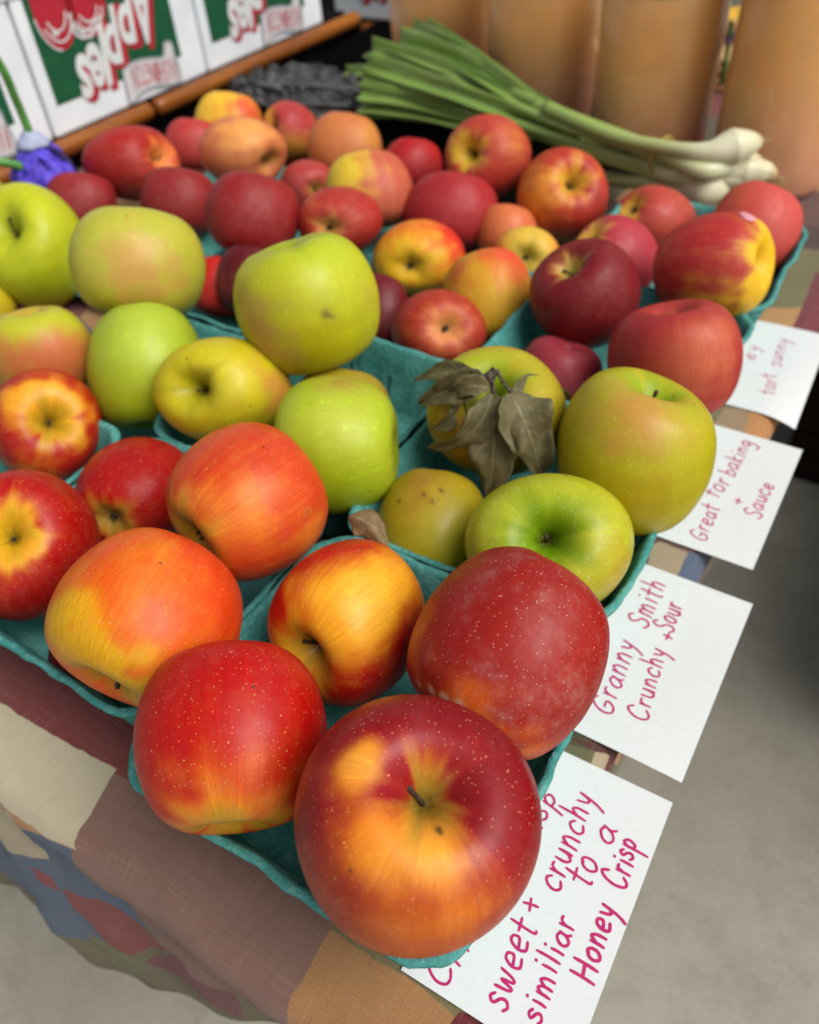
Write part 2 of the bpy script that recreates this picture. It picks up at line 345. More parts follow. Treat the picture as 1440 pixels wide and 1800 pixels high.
# ---------------------------------------------------------------- apples
#<<shape
def unit_apple(seed, nu, nv):
    rs = np.random.RandomState(seed)
    P = np.array([(0, .50), (.045, .51), (.10, .585), (.19, .715), (.32, .825), (.46, .865), (.62, .825), (.79, .70), (.92, .47), (.99, .19), (1.0, -.02), (.975, -.24), (.90, -.49), (.77, -.70), (.60, -.835), (.45, -.875), (.33, -.86), (.21, -.80), (.11, -.73), (.05, -.705), (0, -.70)])
    P[:, 1] *= rs.uniform(.98, 1.07); tp = rs.uniform(-.04, .07)
    pts = []
    for i in range(len(P) - 1):
        p0, p1, p2, p3 = P[max(i - 1, 0)], P[i], P[i + 1], P[min(i + 2, len(P) - 1)]
        for t in np.linspace(0, 1, 12, endpoint=False):
            pts.append(.5 * ((2 * p1) + (p2 - p0) * t + (2 * p0 - 5 * p1 + 4 * p2 - p3) * t * t + (3 * p1 - p0 - 3 * p2 + p3) * t ** 3))
    pts.append(P[-1]); pts = np.array(pts)
    s = np.r_[0, np.cumsum(np.hypot(*np.diff(pts, axis=0).T))]; s /= s[-1]
    q = np.linspace(0, 1, nv + 1)[1:-1]
    rho = np.interp(q, s, pts[:, 0]); z = np.interp(q, s, pts[:, 1])
    ph = np.arange(nu) * 2 * np.pi / nu
    RHO, PH = np.meshgrid(rho, ph, indexing='ij'); Z = np.meshgrid(z, ph, indexing='ij')[0]; Q = np.meshgrid(q, ph, indexing='ij')[0]
    lw = np.clip(-Z, 0, 1) ** 2; uw = np.clip(Z, 0, 1) ** 2
    p5 = rs.uniform(0, 6.28)
    k = 1 + (.030 * lw + .012 * uw) * np.cos(5 * PH + p5) + .018 * np.cos(PH * 2 + rs.uniform(0, 6.28)) + .014 * np.cos(PH * 3 + rs.uniform(0, 6.28)) * (1 - .4 * Z)
    k *= 1 + tp * Z
    zz = Z + .035 * np.cos(PH + rs.uniform(0, 6.28)) * RHO + (.022 * lw) * np.cos(5 * PH + p5) * RHO + .02 * np.cos(2 * PH + rs.uniform(0, 6.28)) * uw * RHO
    X = RHO * k * np.cos(PH); Y = RHO * k * np.sin(PH)
    V = np.stack([X, Y, zz], -1).reshape(-1, 3)
    V = np.vstack([V, [[0, 0, pts[0, 1]], [0, 0, pts[-1, 1]]]])
    AX = np.stack([np.cos(PH), np.sin(PH), Q], -1).reshape(-1, 3); AX = np.vstack([AX, [[0, 0, 0], [0, 0, 1]]])
    return V, AX
#shape>>
def apple_faces(nu, nv):
    F = []; R = nv - 1
    for i in range(R - 1):
        for k in range(nu): F.append((i * nu + k, (i + 1) * nu + k, (i + 1) * nu + (k + 1) % nu, i * nu + (k + 1) % nu))
    a, b_ = R * nu, R * nu + 1
    for k in range(nu): F.append((a, k, (k + 1) % nu)); F.append((b_, (R - 1) * nu + (k + 1) % nu, (R - 1) * nu + k))
    return F
def skin(name, amp, dots, dotcol, dark=False, dust=0.0, rough=.30, wide=.22, stk=1.0):
    b = NB(name); ax = b.attr('ax', 'Vector'); co = b.objco(); g = b.attr('ground'); bl = b.attr('blush'); mk = b.attr('mask', 'Fac')
    wrp = b.n('TexNoise'); wrp.inputs['Scale'].default_value = 3; b.put(wrp.inputs['Vector'], b.scale(co, (20, 20, 20)))
    ax2 = b.addv(ax, b.scale(wrp.outputs['Color'], (.05, .05, .3)))
    s1 = b.noise(1, b.scale(ax2, (7, 7, 1.5)), 5, .65); s2 = b.noise(1, b.scale(ax2, (44, 44, 5.0)), 4, .72); s3 = b.noise(170, co, 6, .72)
    st = b.math('ADD', b.math('MULTIPLY', s1, .5), b.math('ADD', b.math('MULTIPLY', s2, .32), b.math('MULTIPLY', s3, .52)))
    mm = b.math('MULTIPLY_ADD', b.math('SUBTRACT', st, .67), amp, mk)
    fac = b.ss(mm, .5 - wide, .5 + wide)
    c = b.mix(fac, g, bl)
    deep = b.mix(1.0, c, (.62, .5, .5, 1), 'MULTIPLY'); c = b.mix(b.ss(mm, .85, 1.35, 0, .55), c, deep)
    n1 = b.noise(38, co, 5, .6); c = b.mix(b.ss(n1, .35, .72, 0, .22), c, b.mix(1.0, c, (.62, .62, .6, 1), 'MULTIPLY'))
    c = b.mix(b.ss(s2, .50, .74, 0, .60 * stk), c, b.mix(1.0, c, (1.5, 1.75, 1.3, 1), 'MULTIPLY'))
    c = b.mix(b.ss(s2, .48, .28, 0, .55 * stk), c, b.mix(1.0, c, (.62, .45, .5, 1), 'MULTIPLY'))
    c = b.mix(b.ss(s3, .52, .72, 0, .45), c, b.mix(1.0, c, (1.25, 1.55, 1.25, 1), 'MULTIPLY'))
    # lenticels: two sizes of small pale dots
    for sc, r0, thr, k in ((520, .15, .25, dots * .8), (250, .08, .40, dots)):
        vo = b.n('TexVoronoi'); vo.inputs['Scale'].default_value = sc; b.put(vo.inputs['Vector'], co)
        sp = b.n('SeparateColor'); b.put(sp.inputs[0], vo.outputs['Color'])
        rr = b.math('MULTIPLY_ADD', sp.outputs[1], .08, r0)
        ins = b.math('MULTIPLY', b.ss(vo.outputs['Distance'], rr, b.math('MULTIPLY', rr, .45)), b.math('GREATER_THAN', sp.outputs[0], thr))
        c = b.mix(b.math('MULTIPLY', ins, k), c, dotcol)
    # a few brown specks and russet scuffs
    vo = b.n('TexVoronoi'); vo.inputs['Scale'].default_value = 75; b.put(vo.inputs['Vector'], co)
    sp = b.n('SeparateColor'); b.put(sp.inputs[0], vo.outputs['Color'])
    ins = b.math('MULTIPLY', b.ss(vo.outputs['Distance'], .085, .03), b.math('GREATER_THAN', sp.outputs[0], .84 if not dark else .6))
    c = b.mix(b.math('MULTIPLY', ins, .75), c, '4a3018')
    sc = b.noise(1, b.scale(co, (60, 60, 60)), 6, .7, 1.5); c = b.mix(b.ss(sc, .66, .76, 0, .45), c, '9a7a48')
    sc2 = b.noise(1, b.scale(co, (35, 35, 160)), 6, .75, 2.5); c = b.mix(b.ss(sc2, .70, .74, 0, .5), c, 'c9a27c' if not dark else '7d6a34')
    if dust > 0:  # pale dusty bloom, with the milky waxy sheen painted in
        d1 = b.noise(26, co, 6, .7); d2 = b.noise(210, co, 4, .7)
        dm = b.math('MULTIPLY', b.ss(d1, .42, .72), b.ss(d2, .35, .8, .25, 1)); c = b.mix(b.math('MULTIPLY', dm, dust), c, 'c9a79c')
    b.base(c)
    rn = b.noise(70, co, 4); b.rough(b.ss(rn, .3, .75, rough - .05, rough + .13)); b.spec(.30)
    b.bump(b.math('ADD', b.math('MULTIPLY', b.noise(120, co, 3), .7), b.math('MULTIPLY', b.noise(22, co, 2), 1.6)), .10, .0014)
    b.put(b.bsdf.inputs['Subsurface Weight'], .0)
    return b.mat
SKIN = {
 'rh': skin('speckled_red_apple_skin', 1.0, .60, 'e8a86c', dust=.08, rough=.38, wide=.55),
 'r': skin('red_apple_skin', .9, .25, 'd8a070', dust=.13, rough=.46, wide=.45),
 'g': skin('green_apple_skin', .7, .30, 'd8dc98', dark=True, rough=.38, wide=.4, stk=.30),
 'gd': skin('green_apple_skin_pale_dots', .7, .55, 'dfe6b4', rough=.36, wide=.4, stk=.35),
 'dusty': skin('dusty_apple_skin', .85, .75, 'dca088', dust=.30, rough=.45, wide=.45),
}
M_STEM = plain('apple_stem', '3a2a16', .8, .5, 400)
M_CALYX = plain('apple_calyx', '3d3420', .9, .5, 400)
APPLES = [
('A1', 1, 2, (-0.07893, 0.09868, 0.09818), [[0.02016, -0.03632, 0.00972], [0.03745, 0.02065, -0.00164], [-0.00323, 0.00939, 0.0416]], 0.04274, 'rh', (226, 122, 20), (152, 20, 26), 0.76, [(-0.589, 0.012, 0.808, 0.311, 0.3), (-0.275, 0.581, 0.766, 0.533, 0.6), (0.729, 0.359, 0.583, 0.466, 0.7), (0.432, 0.696, 0.573, 0.4, 0.6), (-0.537, -0.599, 0.594, 0.267, 0.35), (0.007, -0.162, 0.987, 0.187, 1.1), (0.519, 0.13, 0.845, 0.222, 0.8), (-0.334, -0.191, 0.923, 0.16, -1.2), (-0.328, -0.027, 0.944, 0.124, -0.9), (0.393, -0.368, 0.843, 0.267, -0.9), (0.042, -0.518, 0.855, 0.222, -0.75), (0.554, -0.779, 0.292, 0.511, -0.4), (0.873, -0.153, 0.464, 0.267, 0.1), (-0.055, -0.888, 0.456, 0.311, 0.05), (0.786, -0.43, 0.445, 0.267, -0.3), (0.459, -0.256, 0.851, 0.027, -0.9)], [(0.554, -0.779, 0.292, 0.577, (216, 106, 12)), (0.389, -0.378, 0.84, 0.378, (242, 160, 48)), (-0.33, -0.141, 0.933, 0.2, (244, 162, 52)), (0.459, -0.256, 0.851, 0.027, (90, 60, 28))], ((168, 134, 42), 0.24, -1.0), 'stem', True, False, 'largest apple, orange and crimson with dark stem pit, at the front tray corner'),
('A2', 2, 2, (-0.16699, 0.09646, 0.08266), [[0.00333, -0.03115, 0.02329], [-0.01293, -0.0225, -0.02956], [0.03683, -0.00547, -0.01264]], 0.03923, 'rh', (232, 123, 22), (187, 13, 8), 0.98, [(0.659, -0.629, 0.413, 0.526, -0.45), (0.696, -0.718, 0.013, 0.467, -0.6), (0.294, -0.92, 0.259, 0.35, -0.4), (0.976, -0.203, -0.083, 0.292, -0.3)], [(0.619, -0.784, 0.053, 0.292, (192, 152, 28))], ((184, 146, 31), 0.42, -0.9), 'stem', True, True, 'glossy deep red apple with yellow base, left of the largest apple'),
('A3', 3, 2, (-0.16618, 0.17744, 0.07135), [[-0.03419, 0.01196, -0.00143], [-0.00057, -0.00964, -0.03553], [-0.01197, -0.03393, 0.00854]], 0.03668, 'rh', (244, 164, 30), (193, 19, 8), 0.45, [(0.529, -0.109, 0.841, 0.453, -0.9), (0.4, -0.476, 0.783, 0.418, -0.6), (0.514, 0.477, 0.713, 0.314, -0.5), (-0.337, 0.45, 0.827, 0.558, 0.7), (-0.802, 0.058, 0.595, 0.349, 0.6), (0.894, -0.377, -0.24, 0.627, 0.7), (-0.624, -0.544, 0.561, 0.279, 0.7), (0.954, 0.064, 0.294, 0.418, 0.5), (0.473, -0.877, -0.088, 0.488, 0.35)], [(0.488, -0.105, 0.867, 0.418, (246, 181, 46))], ((184, 146, 41), 0.3, -0.8), 'stem', True, False, 'yellow orange apple with crimson edges, behind the two big red apples of the front tray'),
('A4', 4, 2, (-0.08316, 0.18192, 0.09796), [[0.03723, -0.01502, -0.00581], [-0.01125, -0.01374, -0.03648], [0.01154, 0.0351, -0.01678]], 0.04057, 'dusty', (220, 107, 23), (156, 27, 19), 0.98, [(0.553, -0.785, -0.278, 0.436, -0.6), (0.154, -0.978, 0.141, 0.436, -0.55), (-0.171, -0.944, 0.281, 0.327, -0.4), (-0.766, -0.538, 0.353, 0.327, -0.45), (-0.176, -0.934, 0.311, 0.065, -1.5), (-0.334, -0.904, 0.268, 0.044, -1.4), (-0.018, -0.939, 0.344, 0.044, -1.3), (-0.528, -0.841, 0.117, 0.038, -1.0)], [(-0.176, -0.934, 0.311, 0.065, (216, 196, 174)), (-0.334, -0.904, 0.268, 0.044, (208, 184, 160)), (-0.018, -0.939, 0.344, 0.044, (208, 184, 160)), (-0.528, -0.841, 0.117, 0.038, (208, 184, 160))], ((168, 97, 38), 0.35, -0.5), 'stem', True, True, 'dark crimson dusty apple with orange base, leaning on the upper side of the largest apple'),
('B1', 5, 2, (-0.23981, 0.12247, 0.08839), [[-0.0405, -0.00769, 0.00632], [-0.00873, 0.00691, -0.03989], [0.00643, -0.04005, -0.00731]], 0.04144, 'rh', (214, 162, 8), (222, 69, 16), 0.8, [(0.073, -0.861, 0.503, 0.447, -1.0), (0.378, -0.916, 0.136, 0.417, -1.0), (0.614, -0.786, -0.069, 0.328, -1.0), (-0.275, -0.698, 0.662, 0.268, -0.7), (0.333, -0.019, 0.943, 0.357, -0.3), (0.185, 0.402, 0.897, 0.268, -0.3), (0.838, 0.496, 0.229, 0.417, 0.3), (0.273, 0.674, 0.686, 0.357, 0.3)], [(0.078, -0.892, 0.446, 0.536, (223, 163, 0)), (0.353, -0.001, 0.936, 0.477, (238, 139, 38))], ((146, 126, 23), 0.25, -0.6), 'stem', True, False, 'big orange red apple with bright yellow lower side, touching the rim above the cream patch'),
('B1b', 6, 1, (-0.29425, 0.11828, 0.03189), [[0.0062, -0.02324, 0.00798], [-0.00228, -0.00999, -0.02282], [0.02404, 0.0053, -0.00335]], 0.02505, 'rh', (138, 43, 27), (95, 8, 9), 1.0, [], [], None, 'stem', True, False, 'maroon apple mostly hidden below the big orange and yellow apple'),
('B2', 7, 1, (-0.24414, 0.19995, 0.09519), [[0.02704, 0.02836, 0.00627], [-0.00306, -0.00671, 0.0392], [0.02916, -0.02753, -0.00185]], 0.03991, 'rh', (242, 143, 38), (204, 48, 24), 0.8, [(0.646, -0.531, 0.548, 0.425, -0.4), (-0.023, -0.857, 0.515, 0.319, -0.5), (0.992, 0.021, -0.125, 0.319, -0.45), (0.445, -0.427, 0.787, 0.283, -0.15), (0.972, 0.074, 0.224, 0.035, -0.8)], [(0.972, 0.074, 0.224, 0.035, (122, 64, 32))], ((180, 146, 41), 0.35, -0.9), 'calyx', False, True, 'orange red round apple speckled with pale dots, just below the pale green and yellow apples'),
('B3', 8, 1, (-0.35791, 0.20931, 0.04216), [[-0.01771, 0.028, -0.0121], [-0.00045, 0.01513, 0.03161], [0.02971, 0.01528, -0.00835]], 0.03491, 'rh', (224, 123, 22), (168, 6, 8), 1.0, [(0.45, -0.841, 0.3, 0.286, -0.9)], [], ((168, 132, 46), 0.28, -1.0), 'calyx', False, True, 'shiny crimson apple with brownish blossom end, just left of the orange speckled round apple'),
('B4', 9, 1, (-0.4505, 0.21998, 0.05529), [[-0.00074, -0.02223, 0.0291], [0.03483, -0.00803, -0.00825], [0.01447, 0.02809, 0.02149]], 0.03714, 'rh', (240, 166, 38), (174, 15, 6), 0.98, [(0.746, 0.069, 0.662, 0.44, -1.0), (0.185, -0.396, 0.899, 0.342, -0.8), (0.476, -0.811, -0.341, 0.44, -0.4), (0.964, -0.049, 0.262, 0.293, -0.6), (0.506, 0.112, 0.855, 0.293, -0.7)], [], ((184, 144, 22), 0.33, -1.0), 'stem', True, False, 'red apple with yellow star rays round its stem pit, at the left picture edge'),
('B5', 10, 1, (-0.35896, 0.13551, 0.0642), [[-0.03124, 0.01486, 0.01813], [-0.01929, -0.03131, -0.01416], [0.00769, -0.02345, 0.03196]], 0.03958, 'rh', (240, 164, 38), (174, 10, 9), 1.0, [(0.418, -0.341, 0.842, 0.359, -1.1), (0.723, -0.19, 0.664, 0.164, -0.9), (0.668, -0.54, 0.512, 0.224, -0.5)], [], ((208, 166, 23), 0.3, -1.0), 'stem', True, False, 'red apple cut by the left picture edge, below the apple with yellow star rays'),
('C1', 11, 1, (-0.32007, 0.3557, 0.10947), [[0.04503, 0.00519, 0.0152], [0.00831, -0.0464, -0.00414], [0.01399, 0.00755, -0.04333]], 0.04709, 'g', (188, 189, 35), (200, 141, 82), 0.05, [(-0.185, -0.949, 0.254, 0.471, 0.35), (0.303, -0.944, -0.134, 0.392, 0.4), (0.937, 0.222, 0.27, 0.314, 0.3), (0.722, 0.446, 0.529, 0.063, 0.0)], [(0.69, -0.706, -0.159, 0.706, (174, 162, 11)), (-0.192, -0.966, 0.176, 0.549, (174, 153, 50)), (0.384, -0.042, 0.922, 0.627, (181, 193, 41)), (0.766, -0.542, 0.346, 0.063, (106, 80, 40)), (0.832, -0.467, 0.299, 0.039, (122, 96, 48)), (-0.119, -0.969, 0.215, 0.055, (138, 122, 56)), (0.062, -0.994, -0.086, 0.047, (138, 122, 56))], ((154, 165, 30), 0.3, 0), 'calyx', True, True, 'tall light green apple with small brown scar, high in the middle of the pile'),
('C2', 12, 1, (-0.24735, 0.28127, 0.07218), [[-0.01728, -0.00772, -0.036], [0.03336, 0.01608, -0.01805], [0.01883, -0.03729, -0.00072]], 0.04121, 'g', (174, 189, 39), (200, 141, 82), 0, [], [(0.356, -0.378, 0.854, 0.515, (188, 197, 64)), (0.347, -0.936, 0.06, 0.686, (159, 174, 20)), (-0.014, 0.294, 0.956, 0.343, (170, 142, 51))], ((138, 148, 32), 0.3, 0), 'calyx', True, True, 'green apple with dented end against the teal wall, under the tall light green apple'),
('C3', 13, 1, (-0.34852, 0.29292, 0.07116), [[-0.04017, 0.00659, 0.00556], [-0.01256, -0.02142, -0.03154], [-0.00156, -0.02801, 0.02441]], 0.03939, 'g', (199, 182, 24), (200, 133, 61), 0.05, [(0.951, 0.29, 0.107, 0.509, 0.7), (0.69, 0.063, 0.721, 0.37, 0.2)], [(0.615, -0.416, 0.67, 0.648, (208, 194, 42)), (0.604, -0.792, -0.089, 0.555, (180, 156, 10))], ((159, 151, 19), 0.3, 0), 'stem', True, False, 'lying yellow green apple, short stem facing out, left below the tall light green apple'),
('C4', 14, 1, (-0.42707, 0.2961, 0.06281), [[-0.03691, 0.01304, 0.01717], [0.00372, 0.03476, -0.0251], [-0.02222, -0.019, -0.03425]], 0.04358, 'g', (169, 187, 44), (200, 141, 82), 0, [], [(0.727, -0.68, 0.098, 0.641, (160, 170, 18)), (0.436, -0.335, 0.835, 0.458, (179, 197, 67))], None, 'calyx', True, True, 'plain green apple left of the lying yellow green apple with a stem'),
('C5', 15, 1, (-0.47856, 0.35462, 0.10333), [[-0.03882, -0.02279, 0.00987], [-0.02807, 0.02799, -0.0235], [0.00703, -0.02592, -0.03154]], 0.04446, 'g', (184, 180, 56), (200, 152, 78), 0.15, [(0.631, -0.605, 0.485, 0.636, 0.6), (0.968, -0.252, 0.001, 0.364, 0.3)], [(0.27, -0.649, 0.711, 0.545, (186, 193, 67)), (0.608, -0.758, -0.238, 0.545, (172, 156, 20))], None, 'calyx', True, True, 'broad green apple with a tan blush, behind the plain green apple'),
('C6', 16, 1, (-0.67756, 0.39651, 0.05686), [[0.04135, 0.02131, 0.01452], [-0.01386, 0.03599, -0.02874], [-0.02753, 0.0265, 0.03756]], 0.05006, 'g', (188, 193, 34), (200, 141, 82), 0, [], [(0.74, -0.62, -0.261, 0.561, (164, 170, 16))], ((164, 171, 32), 0.3, 0), 'stem', True, False, 'green apple with a deep stem dent, at the left edge below the purple flower'),
('C7', 17, 1, (-0.50172, 0.26585, 0.07159), [[0.03454, 0.00926, 0.00669], [0.01274, -0.03367, -0.00655], [0.00366, 0.01043, -0.03279]], 0.03583, 'g', (187, 186, 47), (192, 104, 58), 0.5, [(0.251, -0.179, 0.951, 0.536, -0.7), (0.545, 0.54, 0.642, 0.322, -0.5), (0.959, -0.141, 0.246, 0.643, 0.4), (0.487, -0.742, 0.461, 0.643, 0.3)], [], None, 'calyx', True, True, 'green apple blushed with salmon orange, above the red apple with yellow rays'),
('C8', 18, 0, (-0.68366, 0.33426, 0.02864), [[0.0105, 0.02012, 0.00593], [0.01796, -0.00467, -0.01446], [-0.01135, 0.01094, -0.01693]], 0.02337, 'g', (191, 170, 28), (200, 141, 82), 0, [], [], None, 'calyx', True, True, 'sliver of yellow apple at the left edge beneath the green apple with deep dent'),
('C9', 19, 0, (-0.88009, 0.48314, 0.02956), [[-0.01521, -0.01755, 0.00604], [-0.01355, 0.01167, -0.01473], [0.00672, -0.01333, -0.02416]], 0.02508, 'g', (187, 185, 37), (200, 141, 82), 0, [], [], None, 'calyx', True, True, 'sliver of a yellow green apple at the left edge under the purple flower'),
('C10', 20, 1, (-0.28569, 0.33333, 0.04648), [[-0.00283, 0.03373, 0.00721], [0.02285, 0.00881, -0.02335], [-0.02489, 0.00281, -0.02124]], 0.03375, 'g', (163, 143, 40), (200, 141, 82), 0.1, [], [], None, 'calyx', True, True, 'olive apple mostly hidden under the tall light green apple'),
('D1', 21, 2, (-0.08924, 0.348, 0.08083), [[-0.04243, 0.00429, 0.0026], [-0.00147, -0.0415, 0.01585], [0.00531, 0.01445, 0.04236]], 0.04407, 'g', (180, 168, 28), (196, 141, 66), 0.1, [(0.104, -0.422, 0.9, 0.518, 0.65), (-0.557, -0.235, 0.796, 0.276, 0.2), (0.387, 0.235, 0.891, 0.276, 0.3)], [(-0.129, 0.076, 0.989, 0.484, (180, 180, 43)), (0.329, -0.944, -0.018, 0.622, (165, 142, 2))], ((139, 165, 18), 0.32, -0.4), 'stem', True, False, 'large yellow green apple with a tan cheek, against the card about baking'),
('D2', 22, 2, (-0.10467, 0.27027, 0.06943), [[0.01294, -0.04007, 0.00733], [0.03139, 0.00128, -0.0237], [0.01985, 0.01008, 0.03135]], 0.04011, 'gd', (184, 183, 40), (196, 152, 74), 0.05, [], [(0.16, -0.524, 0.836, 0.546, (121, 157, 5)), (0.967, -0.207, 0.15, 0.437, (187, 162, 47)), (-0.562, -0.436, 0.703, 0.437, (178, 189, 49))], ((105, 140, 5), 0.34, 0), 'stem', True, False, 'light green apple showing its deep green stem hollow, beside the card about sour apples'),
('D3', 23, 1, (-0.17924, 0.27637, 0.0398), [[0.01058, 0.03099, 0.00951], [0.02118, -0.00017, -0.02767], [-0.02492, 0.01428, -0.02033]], 0.03471, 'g', (168, 146, 28), (154, 108, 40), 0.12, [(-0.158, 0.031, 0.987, 0.442, 0.5), (-0.118, -0.485, 0.866, 0.295, 0.2)], [(0.816, -0.498, 0.294, 0.59, (168, 168, 36)), (-0.004, -0.224, 0.975, 0.049, (90, 64, 24)), (0.199, -0.03, 0.98, 0.049, (90, 64, 24)), (0.181, -0.269, 0.946, 0.049, (106, 76, 28)), (-0.376, -0.425, 0.824, 0.039, (106, 76, 28))], None, 'calyx', True, True, 'small mustard yellow apple with brown scratches, behind the yellow orange apple'),
('D4', 24, 1, (-0.17616, 0.34956, 0.07468), [[-0.03812, -0.01702, 0.00517], [0.01046, -0.03531, -0.01537], [0.00846, -0.01073, 0.03593]], 0.0401, 'g', (178, 159, 36), (168, 126, 38), 0.15, [(-0.184, -0.948, 0.259, 0.503, 0.5), (-0.286, 0.463, 0.839, 0.336, 0.3)], [(-0.085, -0.276, 0.957, 0.587, (174, 182, 38)), (0.202, -0.973, 0.108, 0.671, (161, 125, 17))], ((136, 163, 23), 0.3, 0), 'stem', True, False, 'yellow green apple with a twig of withered leaves over it'),
('E1', 25, 1, (-0.10184, 0.45849, 0.07055), [[0.04002, -0.00549, -0.0111], [0.00857, 0.03868, 0.00693], [0.00987, -0.01002, 0.03679]], 0.04049, 'r', (200, 96, 56), (168, 48, 48), 0.8, [(0.177, -0.885, 0.431, 0.789, -0.35), (0.653, -0.36, 0.666, 0.526, -0.35), (-0.416, -0.589, 0.693, 0.526, 0.3), (-0.661, -0.728, 0.181, 0.351, 0.2)], [], ((207, 151, 77), 0.16, -0.6), 'stem', True, False, 'large rosy red apple with orange cheek, right behind the large yellow green apple'),
('E2', 26, 1, (-0.18591, 0.50873, 0.07236), [[0.0306, -0.0219, -0.01174], [0.01681, 0.0308, -0.01617], [0.0179, 0.0067, 0.03288]], 0.0387, 'r', (204, 138, 65), (122, 20, 28), 0.95, [(-0.438, -0.309, 0.844, 0.355, -0.35)], [], ((190, 165, 75), 0.22, -0.8), 'stem', True, False, 'dark maroon apple with a shallow stem hollow, left behind the large rosy apple'),
('E3', 27, 0, (-0.17995, 0.45372, 0.03576), [[-0.02836, 0.00845, 0.00405], [-0.00691, -0.0261, 0.01124], [0.00642, 0.01021, 0.02621]], 0.02932, 'r', (214, 90, 48), (152, 48, 60), 1.0, [], [], None, 'stem', True, False, 'small wine red apple with stub of stem, between leafy apple and dark maroon apple'),
('E4', 28, 1, (-0.11447, 0.57764, 0.07753), [[0.00693, 0.01215, 0.03825], [-0.03192, 0.02434, -0.00159], [-0.02277, -0.02958, 0.01384]], 0.04024, 'r', (239, 186, 46), (180, 38, 46), 0.86, [(0.965, -0.171, 0.199, 0.487, -1.1), (0.799, -0.365, -0.478, 0.536, -0.8), (0.21, -0.94, -0.269, 0.487, -0.4), (0.744, 0.139, 0.654, 0.292, -0.8)], [], ((233, 185, 24), 0.42, -1.0), 'stem', True, False, 'red apple with a yellow hollow on its side and a small pink sticker'),
('E5', 29, 1, (-0.11305, 0.70076, 0.05382), [[-0.03514, -0.01035, -0.00383], [-0.00587, 0.02885, -0.0226], [0.00951, -0.02088, -0.02942]], 0.03709, 'r', (233, 121, 69), (200, 74, 68), 0.86, [(-0.506, -0.346, 0.79, 0.464, -0.3)], [], None, 'calyx', True, True, 'coral red apple at the far right, behind the apple with the sticker'),
('E6', 30, 0, (-0.20053, 0.70548, 0.04127), [[0.02957, -0.00647, 0.01865], [-0.01586, -0.02283, 0.01947], [0.00922, -0.02298, -0.02129]], 0.03404, 'r', (233, 169, 64), (184, 64, 56), 0.86, [(-0.505, -0.712, 0.488, 0.277, -0.9)], [], ((216, 165, 61), 0.22, -0.9), 'calyx', False, True, 'coral apple with a thin yellow crease, in front of the onion bulbs'),
('E7', 31, 1, (-0.2044, 0.61771, 0.04445), [[-0.00317, -0.02918, 0.01943], [-0.03051, 0.01269, 0.01337], [-0.01855, -0.01548, -0.0267]], 0.03562, 'r', (228, 166, 78), (180, 52, 66), 0.95, [(-0.515, -0.416, 0.75, 0.369, -0.9)], [], ((224, 174, 69), 0.28, -0.9), 'calyx', False, True, 'pink red apple with a yellow end, behind the dark maroon apple'),
('G1', 32, 0, (-0.27912, 0.45341, 0.04772), [[-0.02205, 0.0207, -0.01902], [0.00131, 0.02652, 0.02017], [0.02291, 0.0093, -0.01816]], 0.03319, 'r', (240, 150, 87), (168, 42, 28), 0.85, [(0.557, -0.586, 0.588, 0.492, -0.5), (-0.625, -0.781, -0.027, 0.388, -0.2)], [], ((207, 133, 75), 0.2, -0.5), 'calyx', False, True, 'small red apple with its blossom end facing the camera, above the leafy apple'),
('G2', 33, 1, (-0.27211, 0.51967, 0.04275), [[0.0, 0.03429, 0.0159], [0.03266, 0.00762, -0.01915], [-0.02028, 0.01387, -0.03091]], 0.03863, 'r', (214, 173, 39), (219, 76, 44), 0.3, [(0.42, 0.229, 0.878, 0.659, 0.6), (-0.491, -0.506, 0.709, 0.36, 0.3), (0.386, -0.916, 0.113, 0.599, -0.2)], [], None, 'calyx', True, True, 'olive yellow apple with a red flush, behind the small red apple facing the camera'),
('G3', 34, 0, (-0.36112, 0.55634, 0.04134), [[-0.00015, 0.03759, -0.0104], [0.00622, 0.01373, 0.03326], [0.03166, -0.00143, -0.00854]], 0.03605, 'r', (237, 169, 33), (216, 51, 32), 0.35, [(0.696, 0.613, 0.375, 0.679, 0.8), (-0.29, -0.359, 0.887, 0.543, 0.2), (0.012, -0.975, -0.22, 0.679, 0.2), (-0.151, -0.887, 0.437, 0.543, -0.3)], [], ((224, 179, 28), 0.4, -0.4), 'calyx', False, True, 'golden yellow apple with open blossom end and red cheek, beside the tall light green apple'),
('G4', 35, 0, (-0.28063, 0.60773, 0.03477), [[-0.01795, 0.02252, -0.01066], [0.00532, 0.0173, 0.02312], [0.02134, 0.01087, -0.01453]], 0.02935, 'r', (224, 189, 69), (224, 109, 54), 0.2, [(-0.627, -0.648, 0.433, 0.419, 0.6), (0.903, 0.241, 0.355, 0.419, 0.5)], [], ((178, 151, 43), 0.3, -0.3), 'calyx', False, True, 'yellowish apple with dark open blossom end, half hidden before the orange ringed apple'),
('G5', 36, 0, (-0.37815, 0.64371, 0.04514), [[0.03015, -0.03214, 0.00253], [-0.02092, -0.02808, -0.02112], [0.01767, 0.01311, -0.02879]], 0.04034, 'r', (196, 104, 60), (164, 36, 44), 0.86, [], [], None, 'calyx', True, True, 'plain red apple in the middle of the far pile, above the golden apple'),
('G6', 37, 1, (-0.29041, 0.70144, 0.0521), [[0.00374, -0.03539, 0.02236], [0.03413, -0.01042, -0.02126], [0.02285, 0.01974, 0.02776]], 0.04153, 'r', (237, 155, 51), (180, 52, 38), 0.55, [(0.918, -0.318, 0.237, 0.725, 0.6), (0.059, -0.189, 0.98, 0.604, 0.4), (-0.255, -0.888, 0.383, 0.544, -0.3), (0.562, -0.776, -0.286, 0.604, 0.2)], [], ((207, 156, 46), 0.36, -0.8), 'stem', True, False, 'orange ringed red apple, round yellow hollow facing out, in front of the onion stalks'),
